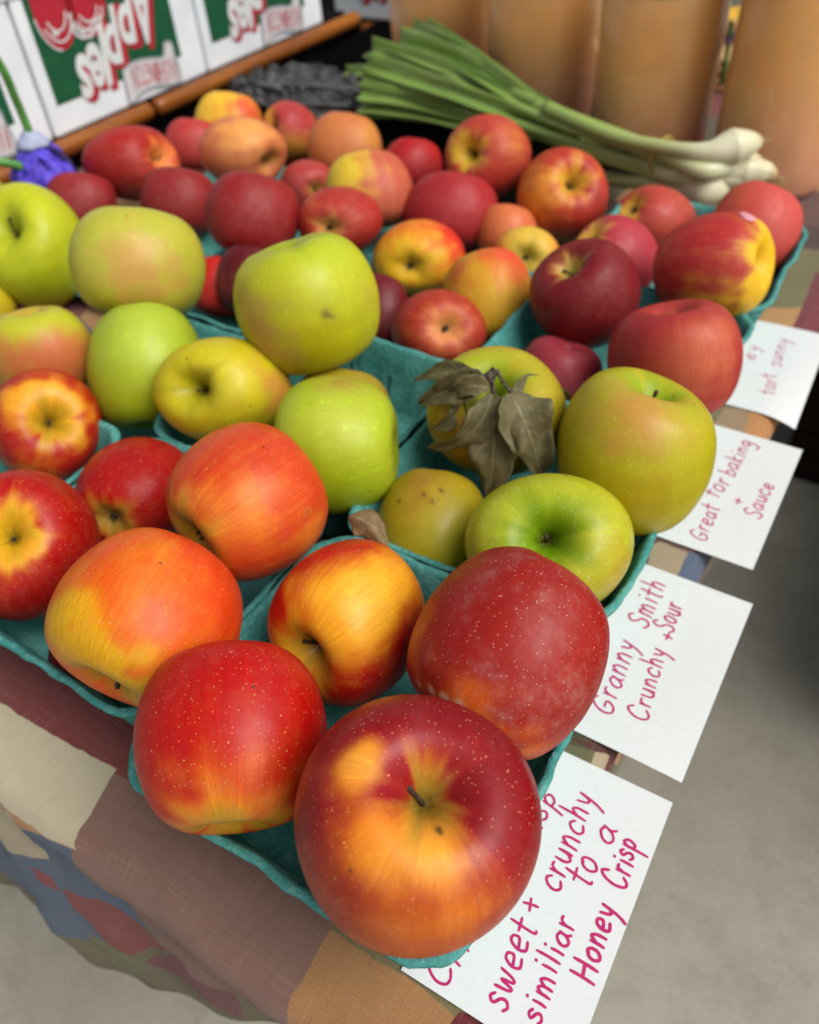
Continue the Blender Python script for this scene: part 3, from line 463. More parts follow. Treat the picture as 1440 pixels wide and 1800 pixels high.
('G7', 38, 0, (-0.44427, 0.55435, 0.05953), [[0.01953, -0.03019, -0.01081], [0.0028, -0.016, 0.03166], [-0.02588, -0.01421, -0.00863]], 0.03453, 'r', (224, 133, 74), (170, 42, 38), 0.86, [(0.349, -0.888, 0.3, 0.378, -0.6), (-0.441, -0.504, 0.743, 0.437, -0.2)], [], ((214, 148, 67), 0.22, -0.6), 'calyx', False, True, 'striped red apple, blossom end low on its near side, above the tall green apple'),
('G8', 39, 0, (-0.4577, 0.62355, 0.05901), [[0.02051, -0.03392, 0.01452], [-0.02777, -0.02658, -0.01371], [0.02035, -0.00173, -0.0317]], 0.04021, 'r', (230, 197, 55), (192, 84, 68), 0.85, [(-0.214, -0.72, 0.66, 0.665, -1.0)], [], None, 'calyx', True, True, 'salmon pink apple with a green yellow patch on its upper side, in the far pile'),
('G9', 40, 0, (-0.50683, 0.5104, 0.07206), [[-0.03501, -0.02059, 0.00345], [-0.0202, 0.02588, -0.02337], [0.0097, -0.02179, -0.02961]], 0.03967, 'r', (196, 104, 60), (142, 26, 32), 0.86, [], [], None, 'calyx', True, True, 'deep red faintly striped round apple behind the tall light green and broad green apples'),
('G10', 41, 0, (-0.64109, 0.54673, 0.04649), [[-0.03495, -0.01073, 0.00531], [-0.01382, 0.02794, -0.0196], [0.00202, -0.02057, -0.02766]], 0.03608, 'r', (196, 104, 60), (140, 28, 34), 0.86, [], [], None, 'calyx', True, True, 'dark red apple left of the deep red striped apple'),
('G11', 42, 0, (-0.7349, 0.57461, 0.06027), [[-0.01422, -0.00323, 0.04154], [0.02937, -0.03028, 0.01361], [0.02085, 0.03017, 0.00944]], 0.04198, 'r', (233, 111, 58), (160, 24, 24), 0.86, [(0.849, 0.49, 0.195, 0.393, -0.8), (0.866, -0.393, -0.309, 0.458, -0.2)], [], ((224, 137, 65), 0.3, -0.7), 'stem', True, False, 'red apple with orange stem hollow on its side, far left of the red pile'),
('G12', 43, 0, (-0.64232, 0.65117, 0.05999), [[0.00848, 0.0063, 0.04143], [0.03661, -0.02055, 0.00056], [0.015, 0.03265, -0.00793]], 0.04044, 'r', (237, 164, 82), (196, 92, 68), 0.75, [(0.578, -0.125, 0.807, 0.781, -0.5), (0.296, -0.774, 0.56, 0.568, -0.2)], [], ((204, 143, 71), 0.28, -0.5), 'stem', True, False, 'salmon orange apple with brown hollow low on its side, atop the far pile'),
('G13', 44, 0, (-0.75517, 0.68689, 0.03983), [[0.00469, 0.03146, 0.00351], [0.02779, -0.0002, -0.01558], [-0.01539, 0.00507, -0.02448]], 0.03105, 'r', (196, 104, 60), (180, 52, 52), 0.86, [], [], None, 'calyx', True, True, 'bright red apple half hidden behind the salmon apple with the brown hollow'),
('G14', 45, 0, (-0.75489, 0.75226, 0.04339), [[-0.03865, 0.00705, 0.00349], [0.00152, 0.03439, -0.01844], [-0.00606, -0.01801, -0.03006]], 0.03799, 'r', (233, 189, 51), (220, 94, 47), 0.15, [(0.918, 0.079, 0.389, 0.776, 0.8), (0.615, -0.788, 0.026, 0.69, 0.3)], [], None, 'calyx', True, True, 'yellow apple with an orange side, farthest back in the pile under the wooden rail'),
('G15', 46, 0, (-0.67192, 0.76761, 0.03963), [[0.01921, -0.02573, 0.00439], [-0.01612, -0.00773, 0.02695], [-0.0201, -0.01799, -0.01737]], 0.03228, 'r', (223, 151, 51), (180, 58, 60), 0.55, [(0.587, -0.226, 0.777, 0.953, 0.6), (0.524, -0.779, -0.344, 0.857, -0.5), (-0.488, -0.575, 0.656, 0.381, -0.6)], [], None, 'calyx', False, True, 'apple red above and yellow below, at the back next to the dark crinkled leaves'),
('G16', 47, 0, (-0.56827, 0.73814, 0.04674), [[-0.03243, 0.02387, 0.00305], [0.01713, 0.02973, -0.01955], [-0.01381, -0.01446, -0.03111]], 0.03894, 'r', (216, 158, 59), (200, 112, 64), 0.8, [(0.909, -0.026, 0.416, 0.552, -0.3)], [], None, 'calyx', True, True, 'plain peach orange apple at the back below the cut onion leaves'),
('G17', 48, 0, (-0.48491, 0.74421, 0.03619), [[0.01632, 0.02892, 0.00225], [0.02554, -0.01097, -0.01635], [-0.01348, 0.00987, -0.02528]], 0.03193, 'r', (196, 104, 60), (176, 20, 32), 0.86, [], [], None, 'calyx', True, True, 'bright cherry red apple half hidden beside the black gap under the onions'),
('G18', 49, 0, (-0.37679, 0.71631, 0.07082), [[-0.02693, 0.03054, -0.0043], [-0.01096, -0.01303, -0.03618], [-0.02733, -0.02135, 0.01693]], 0.03984, 'r', (224, 169, 61), (184, 60, 48), 0.92, [(-0.512, -0.719, 0.469, 0.37, -0.7), (0.819, -0.189, 0.542, 0.528, -0.3)], [], ((207, 169, 40), 0.33, -1.0), 'stem', True, False, 'coral red apple with a deep olive stem hollow, in front of the onion stalks'),
('G19', 50, 0, (-0.5638, 0.65913, 0.03394), [[0.01615, -0.00541, -0.02369], [0.02132, -0.01217, 0.01437], [-0.01252, -0.02253, -0.00362]], 0.02786, 'r', (207, 104, 56), (176, 60, 56), 0.9, [], [], ((195, 149, 55), 0.25, -0.6), 'calyx', False, True, 'small coral apple wedged behind the deep red striped apple'),
('G20', 51, 0, (-0.74584, 0.50646, 0.04309), [[-0.02913, -0.01642, 0.00526], [-0.01951, 0.02212, -0.01746], [0.00579, -0.01796, -0.02383]], 0.03279, 'r', (196, 104, 60), (142, 32, 38), 0.86, [], [], None, 'calyx', True, True, 'dark red apple above the broad green apple, under the apple with the orange hollow'),
('G21', 52, 0, (-0.31857, 0.64514, 0.03479), [[-0.0265, 0.00959, 0.00214], [0.00515, 0.02196, -0.01494], [-0.00707, -0.01366, -0.02057]], 0.02699, 'r', (224, 158, 83), (207, 97, 61), 0.7, [], [], None, 'calyx', True, True, 'peach apple barely showing below the orange ringed apple'),
('G22', 53, 0, (-0.46828, 0.45374, 0.04429), [[-0.02516, 0.01282, 0.00566], [0.00769, 0.02122, -0.01821], [-0.01232, -0.01428, -0.023]], 0.02918, 'r', (175, 48, 25), (92, 14, 22), 0.95, [(-0.429, -0.875, 0.222, 0.407, -0.5)], [], None, 'calyx', True, True, 'dark maroon apple peeking out left behind the tall light green apple'),
('G23', 54, 0, (-0.5056, 0.44968, 0.03183), [[-0.02645, 0.00132, 0.00519], [-0.00253, 0.02109, -0.01655], [-0.00482, -0.01674, -0.02014]], 0.02685, 'r', (195, 70, 45), (195, 30, 16), 1.0, [], [], None, 'calyx', True, True, 'dull red apple sliver between the broad green and the tall light green apple'),
('G24', 55, 0, (-0.3466, 0.47381, 0.03318), [[0.0158, -0.01908, 0.00659], [-0.01559, -0.01236, -0.02014], [0.01768, 0.00833, -0.02586]], 0.02863, 'r', (175, 48, 25), (104, 14, 24), 0.95, [], [], None, 'calyx', True, True, 'dark wine red apple peeking out right behind the tall light green apple')]
def build_apple(name, seed, hero, loc, M, R, typ, ground, blush, m0, mp, gp, cav, kind, show_stem, show_calyx, label):
    nu, nv = (176, 110) if hero == 2 else (112, 72) if hero else (72, 48)
    V, AX = unit_apple(seed, nu, nv); Mn = np.array(M); W = V @ Mn.T
    D = W / np.linalg.norm(W, axis=1)[:, None]
    n = len(W); g = np.tile(np.array(lin(ground)), (n, 1)); m = np.full(n, m0, float)
    wob = 1 + .25 * np.sin(D[:, 0] * 9 + seed) * np.sin(D[:, 1] * 11 + 2 * seed) + .15 * np.sin(D[:, 2] * 19 + seed)
    def wt(d, ang): return np.exp(-(np.arccos(np.clip(D @ np.array(d), -1, 1)) / (ang * wob) * 1.0) ** 2 * 1.1)
    for (dx, dy, dz, ang, col) in gp:
        w = wt((dx, dy, dz), ang)[:, None]; g = g * (1 - w) + np.array(lin(col)) * w
    for (dx, dy, dz, ang, val) in mp: m += val * wt((dx, dy, dz), ang)
    if cav:
        col, ang, dm = cav
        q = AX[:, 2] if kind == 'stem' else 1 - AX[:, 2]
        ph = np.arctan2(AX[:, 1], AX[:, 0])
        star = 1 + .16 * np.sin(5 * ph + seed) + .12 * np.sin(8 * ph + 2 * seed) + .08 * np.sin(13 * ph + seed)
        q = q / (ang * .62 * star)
        w = np.clip(1.25 - q, 0, 1); w = (w * w * (3 - 2 * w))[:, None]
        g = g * (1 - w) + np.array(lin(col)) * w; m += dm * w[:, 0]
        w2 = (np.clip(1.15 - q / .26, 0, 1) * (.8 if kind == 'stem' else .55))[:, None]; g = g * (1 - w2) + np.array(lin('4a3a16')) * w2; m -= w2[:, 0]  # russet brown at the pole, also painting in the shade of the pit
    o = mesh_obj('apple', W, apple_faces(nu, nv), SKIN[typ], loc=loc)
    set_point_attr(o, 'ax', 'FLOAT_VECTOR', AX)
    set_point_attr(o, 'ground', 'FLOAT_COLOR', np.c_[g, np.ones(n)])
    set_point_attr(o, 'blush', 'FLOAT_COLOR', np.tile(np.array([*lin(blush), 1.]), (n, 1)))
    set_point_attr(o, 'mask', 'FLOAT', np.clip(m, -.6, 1.6))
    tag(o, label, 'apple', 'apples piled in the teal trays')
    rnd = random.Random(seed * 7 + 1)
    Mm = Matrix([list(map(float, r)) for r in M])
    if show_stem:
        z0 = float(V[-2][2]) - .01; lean = rnd.uniform(-.16, .16), rnd.uniform(-.16, .16); L = .15 if name == 'A1' else rnd.uniform(.24, .34)
        pts = [(lean[0] * t * t, lean[1] * t * t, z0 + L * t) for t in (0, .25, .5, .75, .95, 1)]
        mb = MB(); mb.tube(pts, [.030, .021, .018, .020, .030, .024], 10); mb.V = [tuple(Mm @ Vector(v)) for v in mb.V]
        mb.build('stem', M_STEM, o)
    if show_calyx:
        z0 = float(V[-1][2]); mb = MB()
        for k in range(5):
            a = k * 2 * math.pi / 5 + rnd.uniform(-.2, .2); ca, sa = math.cos(a), math.sin(a); L = rnd.uniform(.09, .13); wd = .035
            P = [(ca * .02 - sa * wd, sa * .02 + ca * wd, z0 - .002), (ca * .02 + sa * wd, sa * .02 - ca * wd, z0 - .002),
                 (ca * L * .6 + sa * wd * .8, sa * L * .6 - ca * wd * .8, z0 - .05), (ca * L * .6 - sa * wd * .8, sa * L * .6 + ca * wd * .8, z0 - .05), (ca * L * .7, sa * L * .7, z0 - .11)]
            mb.add(P, [(0, 1, 2, 3), (3, 2, 4)])
        mb.lathe([(.045, z0 + .01), (.045, z0 - .012), (.02, z0 - .02)], 10)
        mb.V = [tuple(Mm @ Vector(v)) for v in mb.V]; mb.build('calyx', M_CALYX, o, smooth=False)
    return o
apple_objs = {}
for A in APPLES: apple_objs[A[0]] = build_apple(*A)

# sticker on one far apple
def on_apple(o, d, lift=.0004):
    "point on an apple's surface in direction d (local)"
    d = Vector(d).normalized(); me = o.data; best = None; bd = -2
    for v in me.vertices:
        q = v.co.normalized().dot(d)
        if q > bd: bd = q; best = v
    return best.co + best.normal * lift, best.normal.copy()
p, n_ = on_apple(apple_objs['E4'], [0.3235, 0.1435, 0.9353])
zx = n_.to_track_quat('Z', 'Y').to_matrix()
V = [(0, 0, 0)] ; F = []
ring = 20
for r, dz in ((.004, -.0001), (.0072, -.0006), (.0073, -.0012)):
    for k in range(ring): V.append((r * math.cos(k * 2 * math.pi / ring), r * .8 * math.sin(k * 2 * math.pi / ring), dz))
for k in range(ring): F.append((0, 1 + k, 1 + (k + 1) % ring))
for q in range(2):
    for k in range(ring): F.append((1 + q * ring + k, 1 + (q + 1) * ring + k, 1 + (q + 1) * ring + (k + 1) % ring, 1 + q * ring + (k + 1) % ring))
V = [tuple(zx @ Vector(v) + p + n_ * .0006) for v in V]
mesh_obj('sticker', V, F, plain('sticker_paper', 'e79aa6', .5, .2, 300), apple_objs['E4'])

# ---------------------------------------------------------------- withered leaves
def leaf_mat(name, c1, c2, c3):
    b = NB(name); uv = b.n('UVMap').outputs[0]; sx = b.n('SeparateXYZ'); b.put(sx.inputs[0], uv); co = b.objco()
    n1 = b.noise(130, co, 5, .65); c = b.mix(b.ss(n1, .3, .7), c1, c2)
    v = b.math('ABSOLUTE', b.math('SUBTRACT', sx.outputs[0], .5))
    ve = b.math('SINE', b.math('MULTIPLY', b.math('SUBTRACT', sx.outputs[1], b.math('MULTIPLY', v, .5)), 62.0))
    c = b.mix(b.ss(ve, .93, 1.0, 0, .16), c, c3); c = b.mix(b.ss(v, .025, .010, 0, .6), c, c3)
    c = b.mix(b.ss(b.noise(60, co, 3), .6, .72, 0, .45), c, '4a3c22')
    b.base(c); b.rough(.62); b.spec(.35); b.bump(b.math('ADD', b.math('MULTIPLY', ve, .25), n1), .3, .0005)
    return b.mat
M_LEAF = leaf_mat('withered_leaf', '524c30', '706844', '968f68')
M_LEAFD = leaf_mat('dry_leaf', '6a5436', '87704c', 'a8946c')
M_TWIG = plain('twig_bark', '4c4238', .9, .6, 500, bump=.6)
def leaf_mesh(base, tip, nrm, width, bend, fold, curl, seed, mid=None, twist=0.0, nu=12, nv=30, edge=.16):
    base, tip, nrm = Vector(base), Vector(tip), Vector(nrm).normalized(); L = (tip - base).length
    mid = Vector(mid) if mid else (base + tip) / 2
    V = []; F = []; UV = []
    for j in range(nv + 1):
        q = j / nv; p = base * (1 - q) ** 2 + mid * 2 * q * (1 - q) + tip * q * q
        t = ((mid - base) * 2 * (1 - q) + (tip - mid) * 2 * q).normalized()
        s = t.cross(nrm).normalized(); n = s.cross(t)
        ang = twist * q + .25 * math.sin(q * 5 + seed); s, n = s * math.cos(ang) + n * math.sin(ang), n * math.cos(ang) - s * math.sin(ang)
        wq = max(0., 1 - q) ** .55 * min(1., q * 3.2 + .03) ** .8
        wl = width * .62 * wq * (1 + edge * noise.noise((q * 9, seed, 0))); wr = width * .62 * wq * (1 + edge * noise.noise((q * 9, seed + 9, 4)))
        for i in range(nu + 1):
            e = (i / nu - .5) * 2; ww = e * (wl if e < 0 else wr)
            h = bend * math.sin(math.pi * q) * L + fold * abs(e) ** 1.5 * width * .5 * wq + curl * q * q * L + .20 * width * noise.noise((q * 4 + seed, e * 1.3, seed)) * (.25 + abs(e)) * min(1, q * 4)
            V.append(p + s * ww + n * h); UV.append((i / nu, q))
    for j in range(nv):
        for i in range(nu): F.append((j * (nu + 1) + i, j * (nu + 1) + i + 1, (j + 1) * (nu + 1) + i + 1, (j + 1) * (nu + 1) + i))
    return V, F, UV
def leaf_obj(name, mat, parent, args, **k):
    V, F, UV = leaf_mesh(*args, **k)
    o = mesh_obj(name, V, F, mat)
    ul = o.data.uv_layers.new(name='UVMap')
    for lp in o.data.loops: ul.data[lp.index].uv = UV[lp.vertex_index]
    md = o.modifiers.new('thickness', 'SOLIDIFY'); md.thickness = .00022
    if parent: par(o, parent)
    return o
D4 = apple_objs['D4']
LEAVES = [([-0.15701, 0.32763, 0.11171], [-0.13195, 0.32131, 0.06642], [0.597, -0.603, 0.53], 0.03389, 0.0, 0.22, 0.0, 1, [-0.13844, 0.31348, 0.10645], 0.15), ([-0.16633, 0.32318, 0.10992], [-0.15603, 0.30081, 0.05555], [0.427, -0.807, 0.408], 0.03671, 0.0, 0.25, 0.0, 2, [-0.1515, 0.3034, 0.09491], -0.15), ([-0.16519, 0.32226, 0.11399], [-0.19576, 0.29926, 0.07822], [0.33, -0.858, 0.394], 0.01836, 0.0, 0.55, 0.0, 3, [-0.15739, 0.2986, 0.09534], 0.9), ([-0.17364, 0.32476, 0.11346], [-0.22383, 0.33335, 0.09446], [-0.42, -0.442, 0.793], 0.01483, 0.0, 0.45, 0.0, 4, [-0.20279, 0.32999, 0.11496], -0.4), ([-0.16814, 0.32249, 0.11363], [-0.20707, 0.31556, 0.09466], [-0.07, -0.621, 0.781], 0.01906, 0.0, 0.8, 0.05, 5, [-0.18214, 0.31423, 0.12041], 0.3), ([-0.18302, 0.31915, 0.10298], [-0.19517, 0.30927, 0.08654], [0.075, -0.847, 0.526], 0.01059, 0.0, 0.6, 0.2, 6, [-0.17862, 0.30721, 0.09736], 0.5), ([-0.15899, 0.33387, 0.10857], [-0.13984, 0.3707, 0.08427], [0.614, -0.325, 0.719], 0.01977, 0.0, 0.3, 0, 7, [-0.1458, 0.34713, 0.10519], 0.2), ([-0.16645, 0.32192, 0.11533], [-0.1911, 0.31907, 0.10587], [0.036, -0.625, 0.78], 0.012, 0.0, 0.9, 0.1, 9, [-0.17552, 0.3126, 0.12207], 1.1)]
TW = [([[-0.17263, 0.3351, 0.11192], [-0.17207, 0.32984, 0.11615], [-0.1727, 0.32565, 0.11628], [-0.1743, 0.3233, 0.11494]], 0.0026), ([[-0.1691, 0.32832, 0.11499], [-0.1706, 0.32706, 0.11683], [-0.16813, 0.3317, 0.1208]], 0.003), ([[-0.16757, 0.33198, 0.1208], [-0.1631, 0.32895, 0.11729], [-0.15674, 0.32781, 0.11168]], 0.001), ([[-0.16742, 0.32644, 0.11595], [-0.1668, 0.32399, 0.11311], [-0.16662, 0.32306, 0.10991]], 0.0009), ([[-0.16799, 0.32619, 0.11592], [-0.16538, 0.32393, 0.11515], [-0.16432, 0.3206, 0.11382]], 0.0008), ([[-0.17334, 0.32419, 0.11545], [-0.17798, 0.32545, 0.11393], [-0.18243, 0.32624, 0.11277]], 0.0009)]
mb = MB()
for pts, rad in TW: mb.tube(catmull(pts, 5), [rad * (1 + .25 * noise.noise((i * 1.3, rad * 999, 0))) for i in range((len(pts) - 1) * 5 + 1)], 9)
tw = par(mb.build('twig', M_TWIG), D4)
for a_ in LEAVES:
    l = leaf_obj('leaf', M_LEAF, None, a_); l.parent = tw
dl = ([-0.19709, 0.22313, 0.08717], [-0.1692, 0.2215, 0.07973], [0.446, -0.541, 1.213], 0.0175, 0.0, -0.7, -0.1, 21, [-0.18315, 0.22232, 0.09545], 0.3)
o = leaf_obj('dry_leaf', M_LEAFD, None, dl)
tag(o, 'brown dry leaf stuck between the small mustard apple and the yellow orange apple', 'leaf')

# ---------------------------------------------------------------- handwritten cards
b = NB('card_paper'); co = b.objco(); b.base(b.mix(b.ss(b.noise(300, co, 4), .3, .7), 'dcdfde', 'e0e3e2')); b.rough(.6); b.spec(.35); b.bump(b.noise(900, co, 3), .04, .0002)
M_CARD = b.mat
b = NB('pink_marker_ink'); co = b.objco(); b.base(b.mix(b.ss(b.noise(350, co, 4), .3, .7), 'b01868', 'c8286e')); b.rough(.55); b.spec(.35)
M_INK = b.mat
GLY = {  # stroke letters: x right, y up, x-height 1, ascender 1.9, descender -.9
 'a': (.85, [[(.75, .8), (.45, 1), (.15, .7), (.1, .25), (.35, 0), (.62, .25), (.74, .85)], [(.74, .9), (.7, .35), (.85, 0)]]),
 'b': (.8, [[(.15, 1.8), (.15, 0)], [(.15, .6), (.45, .95), (.75, .6), (.6, .08), (.15, .05)]]),
 'c': (.75, [[(.75, .75), (.5, 1), (.18, .75), (.1, .3), (.35, 0), (.72, .15)]]),
 'e': (.75, [[(.12, .45), (.65, .6), (.6, .95), (.3, .95), (.1, .5), (.25, .05), (.7, .12)]]),
 'f': (.6, [[(.65, 1.65), (.4, 1.85), (.28, 1.4), (.28, 0)], [(.0, .95), (.6, 1.0)]]),
 'g': (.8, [[(.7, .8), (.4, 1), (.1, .6), (.35, .15), (.68, .5), (.72, .95)], [(.72, .9), (.72, -.5), (.5, -.85), (.1, -.6)]]),
 'h': (.8, [[(.15, 1.85), (.15, 0)], [(.15, .55), (.45, .98), (.65, .7), (.68, 0)]]),
 'i': (.35, [[(.18, .95), (.18, 0)], [(.18, 1.45), (.2, 1.5)]]),
 'k': (.75, [[(.15, 1.8), (.15, 0)], [(.65, 1.05), (.18, .5), (.7, 0)]]),
 'l': (.3, [[(.15, 1.85), (.15, 0)]]),
 'm': (1.2, [[(.12, .95), (.12, 0)], [(.12, .55), (.35, .98), (.55, .65), (.55, 0)], [(.55, .55), (.8, .98), (1.0, .6), (1.02, 0)]]),
 'n': (.8, [[(.12, .95), (.12, 0)], [(.12, .5), (.42, .98), (.65, .65), (.68, 0)]]),
 'o': (.8, [[(.5, 1), (.18, .8), (.1, .35), (.35, 0), (.68, .25), (.7, .75), (.5, 1), (.35, .85)]]),
 'p': (.8, [[(.15, .95), (.15, -.85)], [(.15, .6), (.42, 1), (.72, .7), (.55, .2), (.15, .2)]]),
 'r': (.6, [[(.12, .95), (.15, 0)], [(.14, .5), (.35, .9), (.6, .9)]]),
 's': (.65, [[(.6, .82), (.35, 1), (.15, .75), (.5, .45), (.55, .15), (.3, -.02), (.05, .15)]]),
 't': (.65, [[(.32, 1.7), (.32, .15), (.5, 0)], [(.0, 1.02), (.68, 1.1)]]),
 'u': (.8, [[(.12, .95), (.15, .3), (.38, 0), (.65, .3), (.68, .95)], [(.68, .95), (.7, 0)]]),
 'w': (1.05, [[(.08, .95), (.2, .15), (.38, .05), (.52, .75), (.66, .05), (.85, .15), (.98, .95)]]),
 'y': (.8, [[(.12, .95), (.3, .3), (.55, .35), (.68, .95)], [(.68, .95), (.5, -.2), (.25, -.85)]]),
 'C': (1.05, [[(1.0, 1.35), (.7, 1.75), (.3, 1.4), (.12, .7), (.3, .1), (.65, 0), (1.0, .3)]]),
 'G': (1.1, [[(.95, 1.45), (.65, 1.75), (.25, 1.3), (.12, .6), (.35, .02), (.8, .1), (.95, .65), (.5, .7)]]),
 'H': (1.15, [[(.15, 1.75), (.15, 0)], [(.95, 1.75), (.95, 0)], [(.15, .85), (.95, .95)]]),
 'S': (.9, [[(.85, 1.45), (.55, 1.75), (.2, 1.4), (.35, 1.0), (.75, .65), (.7, .15), (.35, -.02), (.02, .25)]]),
 '+': (.8, [[(.4, .85), (.4, .1)], [(.05, .5), (.75, .5)]]),
 '-': (.6, [[(.05, .5), (.55, .5)]]), ' ': (.6, []),
}
def handwriting(text, x0, y0, x1, y1, xh, seed, bendz, wd=.00125, slant=.12):
    "ribbons of ink along the base line (x0,y0)-(x1,y1) of a card; up is to the left of the line"
    rnd = random.Random(seed); adv = sum(GLY[c][0] + .2 for c in text) - .2
    T = Vector((x1 - x0, y1 - y0)); Ln = T.length; T /= Ln; U = Vector((-T.y, T.x)); kx = Ln / adv
    V = []; F = []; x = 0.0; z_i = 0
    for c in text:
        w_, strokes = GLY[c]; jy = rnd.uniform(-.10, .10); js = rnd.uniform(.92, 1.1)
        for st in strokes:
            P = [Vector((p[0], p[1], 0)) for p in st]
            if len(P) > 2: P = catmull(P, 6)
            else: P = [P[0].lerp(P[1], k / 6) + Vector((.03 * math.sin(k * .5), 0, 0)) for k in range(7)]
            pts = []
            for p in P:
                py = p.y * js + jy; q = Vector((x0, y0)) + T * ((x + p.x + slant * p.y) * kx) + U * (py * xh); pts.append(q)
            z_i += 1; nb = len(V); N = len(pts)
            for i, q in enumerate(pts):
                t = (pts[min(i + 1, N - 1)] - pts[max(i - 1, 0)]); t = t.normalized() if t.length > 1e-9 else T
                nn = Vector((-t.y, t.x)); ww = wd * .5 * (1 + .18 * noise.noise((i * .35, z_i * 3.3, seed))) * (.75 if i in (0, N - 1) else 1)
                for sg in (-1, 1):
                    v = q + nn * ww * sg; V.append((v.x, v.y, bendz(v.x, v.y) + .00015 + 6e-6 * z_i + 1.2e-7 * i))
            for i in range(N - 1): F.append((nb + 2 * i, nb + 2 * i + 1, nb + 2 * i + 3, nb + 2 * i + 2))
            # round ends
            for e, sgn in ((0, -1), (N - 1, 1)):
                t = (pts[min(e + 1, N - 1)] - pts[max(e - 1, 0)]).normalized() * sgn; nn = Vector((-t.y, t.x)); nb2 = len(V)
                for k in range(7):
                    a = -math.pi / 2 + math.pi * k / 6; v = pts[e] + (t * math.cos(a) + nn * math.sin(a)) * wd * .42
                    V.append((v.x, v.y, bendz(v.x, v.y) + .00015 + 6e-6 * z_i - (2e-6 if e else 1e-6)))
                F.append(tuple(range(nb2, nb2 + 7)))
        x += w_ + .2
    return V, F
CARDS = [(-0.00406, 0.20398, 0.02047, 'white card reading sweet and crunchy in pink handwriting, at the table corner', (0, 0, 0), [('Crimson Crisp', -0.05627, -0.12511, -0.04813, -0.02502, 0.00648, 0.1, 0.0012), ('sweet', -0.03153, -0.11974, -0.03344, -0.08372, 0.00739, 0.1, 0.0013), ('+', -0.03391, -0.07784, -0.03557, -0.07216, 0.00792, 0.1, 0.0013), ('crunchy', -0.03114, -0.06595, -0.03266, -0.01613, 0.00725, 0.1, 0.0013), ('similiar', -0.01744, -0.1169, -0.01972, -0.07334, 0.00582, 0.05, 0.0013), ('to', -0.01965, -0.05763, -0.01943, -0.04431, 0.00696, 0.1, 0.0013), ('a', -0.01779, -0.03474, -0.01787, -0.02616, 0.0062, 0.1, 0.0013), ('Honey', -0.004, -0.09294, -0.0068, -0.05948, 0.00613, 0.1, 0.0015), ('Crisp', -0.00607, -0.05062, -0.00738, -0.02706, 0.00616, 0.1, 0.0014)]), (-0.00414, 0.34354, 0.00327, 'white card reading crunchy and sour in pink handwriting, beside the light green apple', (0, -0.001, 0.002), [('Granny', -0.04399, -0.11094, -0.04844, -0.06021, 0.00716, 0.15, 0.0012), ('Smith', -0.04752, -0.04745, -0.04807, -0.01043, 0.00732, 0.1, 0.0012), ('Crunchy', -0.02575, -0.10488, -0.03207, -0.05645, 0.00616, 0.1, 0.0012), ('+', -0.03144, -0.04958, -0.03132, -0.044, 0.00671, 0.1, 0.0012), ('Sour', -0.03306, -0.04302, -0.03446, -0.02109, 0.00654, 0.1, 0.0012)]), (-0.01148, 0.49677, 0.00133, 'white card reading great for baking and sauce in pink handwriting', (0, 0, 0.001), [('Gala', -0.05328, -0.11839, -0.0528, -0.09605, 0.00687, 0.1, 0.0011), ('Great', -0.0315, -0.11862, -0.0335, -0.08401, 0.00635, 0.12, 0.0011), ('for', -0.03644, -0.07612, -0.03395, -0.0559, 0.00705, 0.1, 0.0011), ('baking', -0.03322, -0.05066, -0.03183, -0.0087, 0.00664, 0.1, 0.0011), ('+', -0.02178, -0.07607, -0.02186, -0.06877, 0.0059, 0.1, 0.0011), ('Sauce', -0.00786, -0.08317, -0.00798, -0.04712, 0.00605, 0.1, 0.0011)]), (-0.02608, 0.65344, 0.03344, 'white card reading tart in faint pink handwriting, curling down at its near corner', (-0.0005, -0.006, 0.002), [('ey', -0.04492, -0.06204, -0.04771, -0.0393, 0.00616, 0.1, 0.0009), ('tart', -0.02212, -0.10157, -0.02584, -0.07466, 0.00666, 0.0, 0.0009), ('sunny', -0.02512, -0.06249, -0.02859, -0.0202, 0.00699, 0.05, 0.0009)])]
CW, CD = .127, .0762
for ci, (cx, cy, rot, label, bend, words) in enumerate(CARDS):
    # card local frame: x outwards from -CD to 0, y along the table edge from -CW to 0 (far outer corner at the origin)
    def bendz(x, y, bend=bend):
        q = max(0., (x + .030)) / .030
        return bend[0] * q * q + bend[1] * q * q * (y / -CW) + bend[2] * math.sin(math.pi * (y / -CW)) * q
    V = []; F = []; nx, ny = 14, 20
    for side in (0, 1):
        for j in range(ny + 1):
            for i in range(nx + 1):
                x = -CD + CD * i / nx; y = -CW + CW * j / ny; V.append((x, y, bendz(x, y) - .0003 * side))
    K = (nx + 1) * (ny + 1)
    for j in range(ny):
        for i in range(nx):
            q = (j * (nx + 1) + i, j * (nx + 1) + i + 1, (j + 1) * (nx + 1) + i + 1, (j + 1) * (nx + 1) + i)
            F.append(q); F.append(tuple(k + K for k in q[::-1]))
    border = [i for i in range(nx + 1)] + [(j + 1) * (nx + 1) - 1 for j in range(1, ny + 1)] + [ny * (nx + 1) + i for i in range(nx - 1, -1, -1)] + [j * (nx + 1) for j in range(ny - 1, 0, -1)]
    for k in range(len(border)):
        a_, b_ = border[k], border[(k + 1) % len(border)]; F.append((b_, a_, a_ + K, b_ + K))
    o = mesh_obj('handwritten_card', V, F, M_CARD, smooth=False, loc=(cx, cy, .0016)); o.rotation_euler = (0, 0, rot)
    tag(o, label, 'card', 'handwritten white cards along the table edge')
    VV = []; FF = []
    for wi, (txt, x0, y0, x1, y1, xh, sl, wd) in enumerate(words):
        v, f = handwriting(txt, x0, y0, x1, y1, xh, ci * 31 + wi, bendz, wd, sl); nb = len(VV); VV += v; FF += [tuple(i + nb for i in q) for q in f]
    h = mesh_obj('handwriting', VV, FF, M_INK, o, smooth=False)

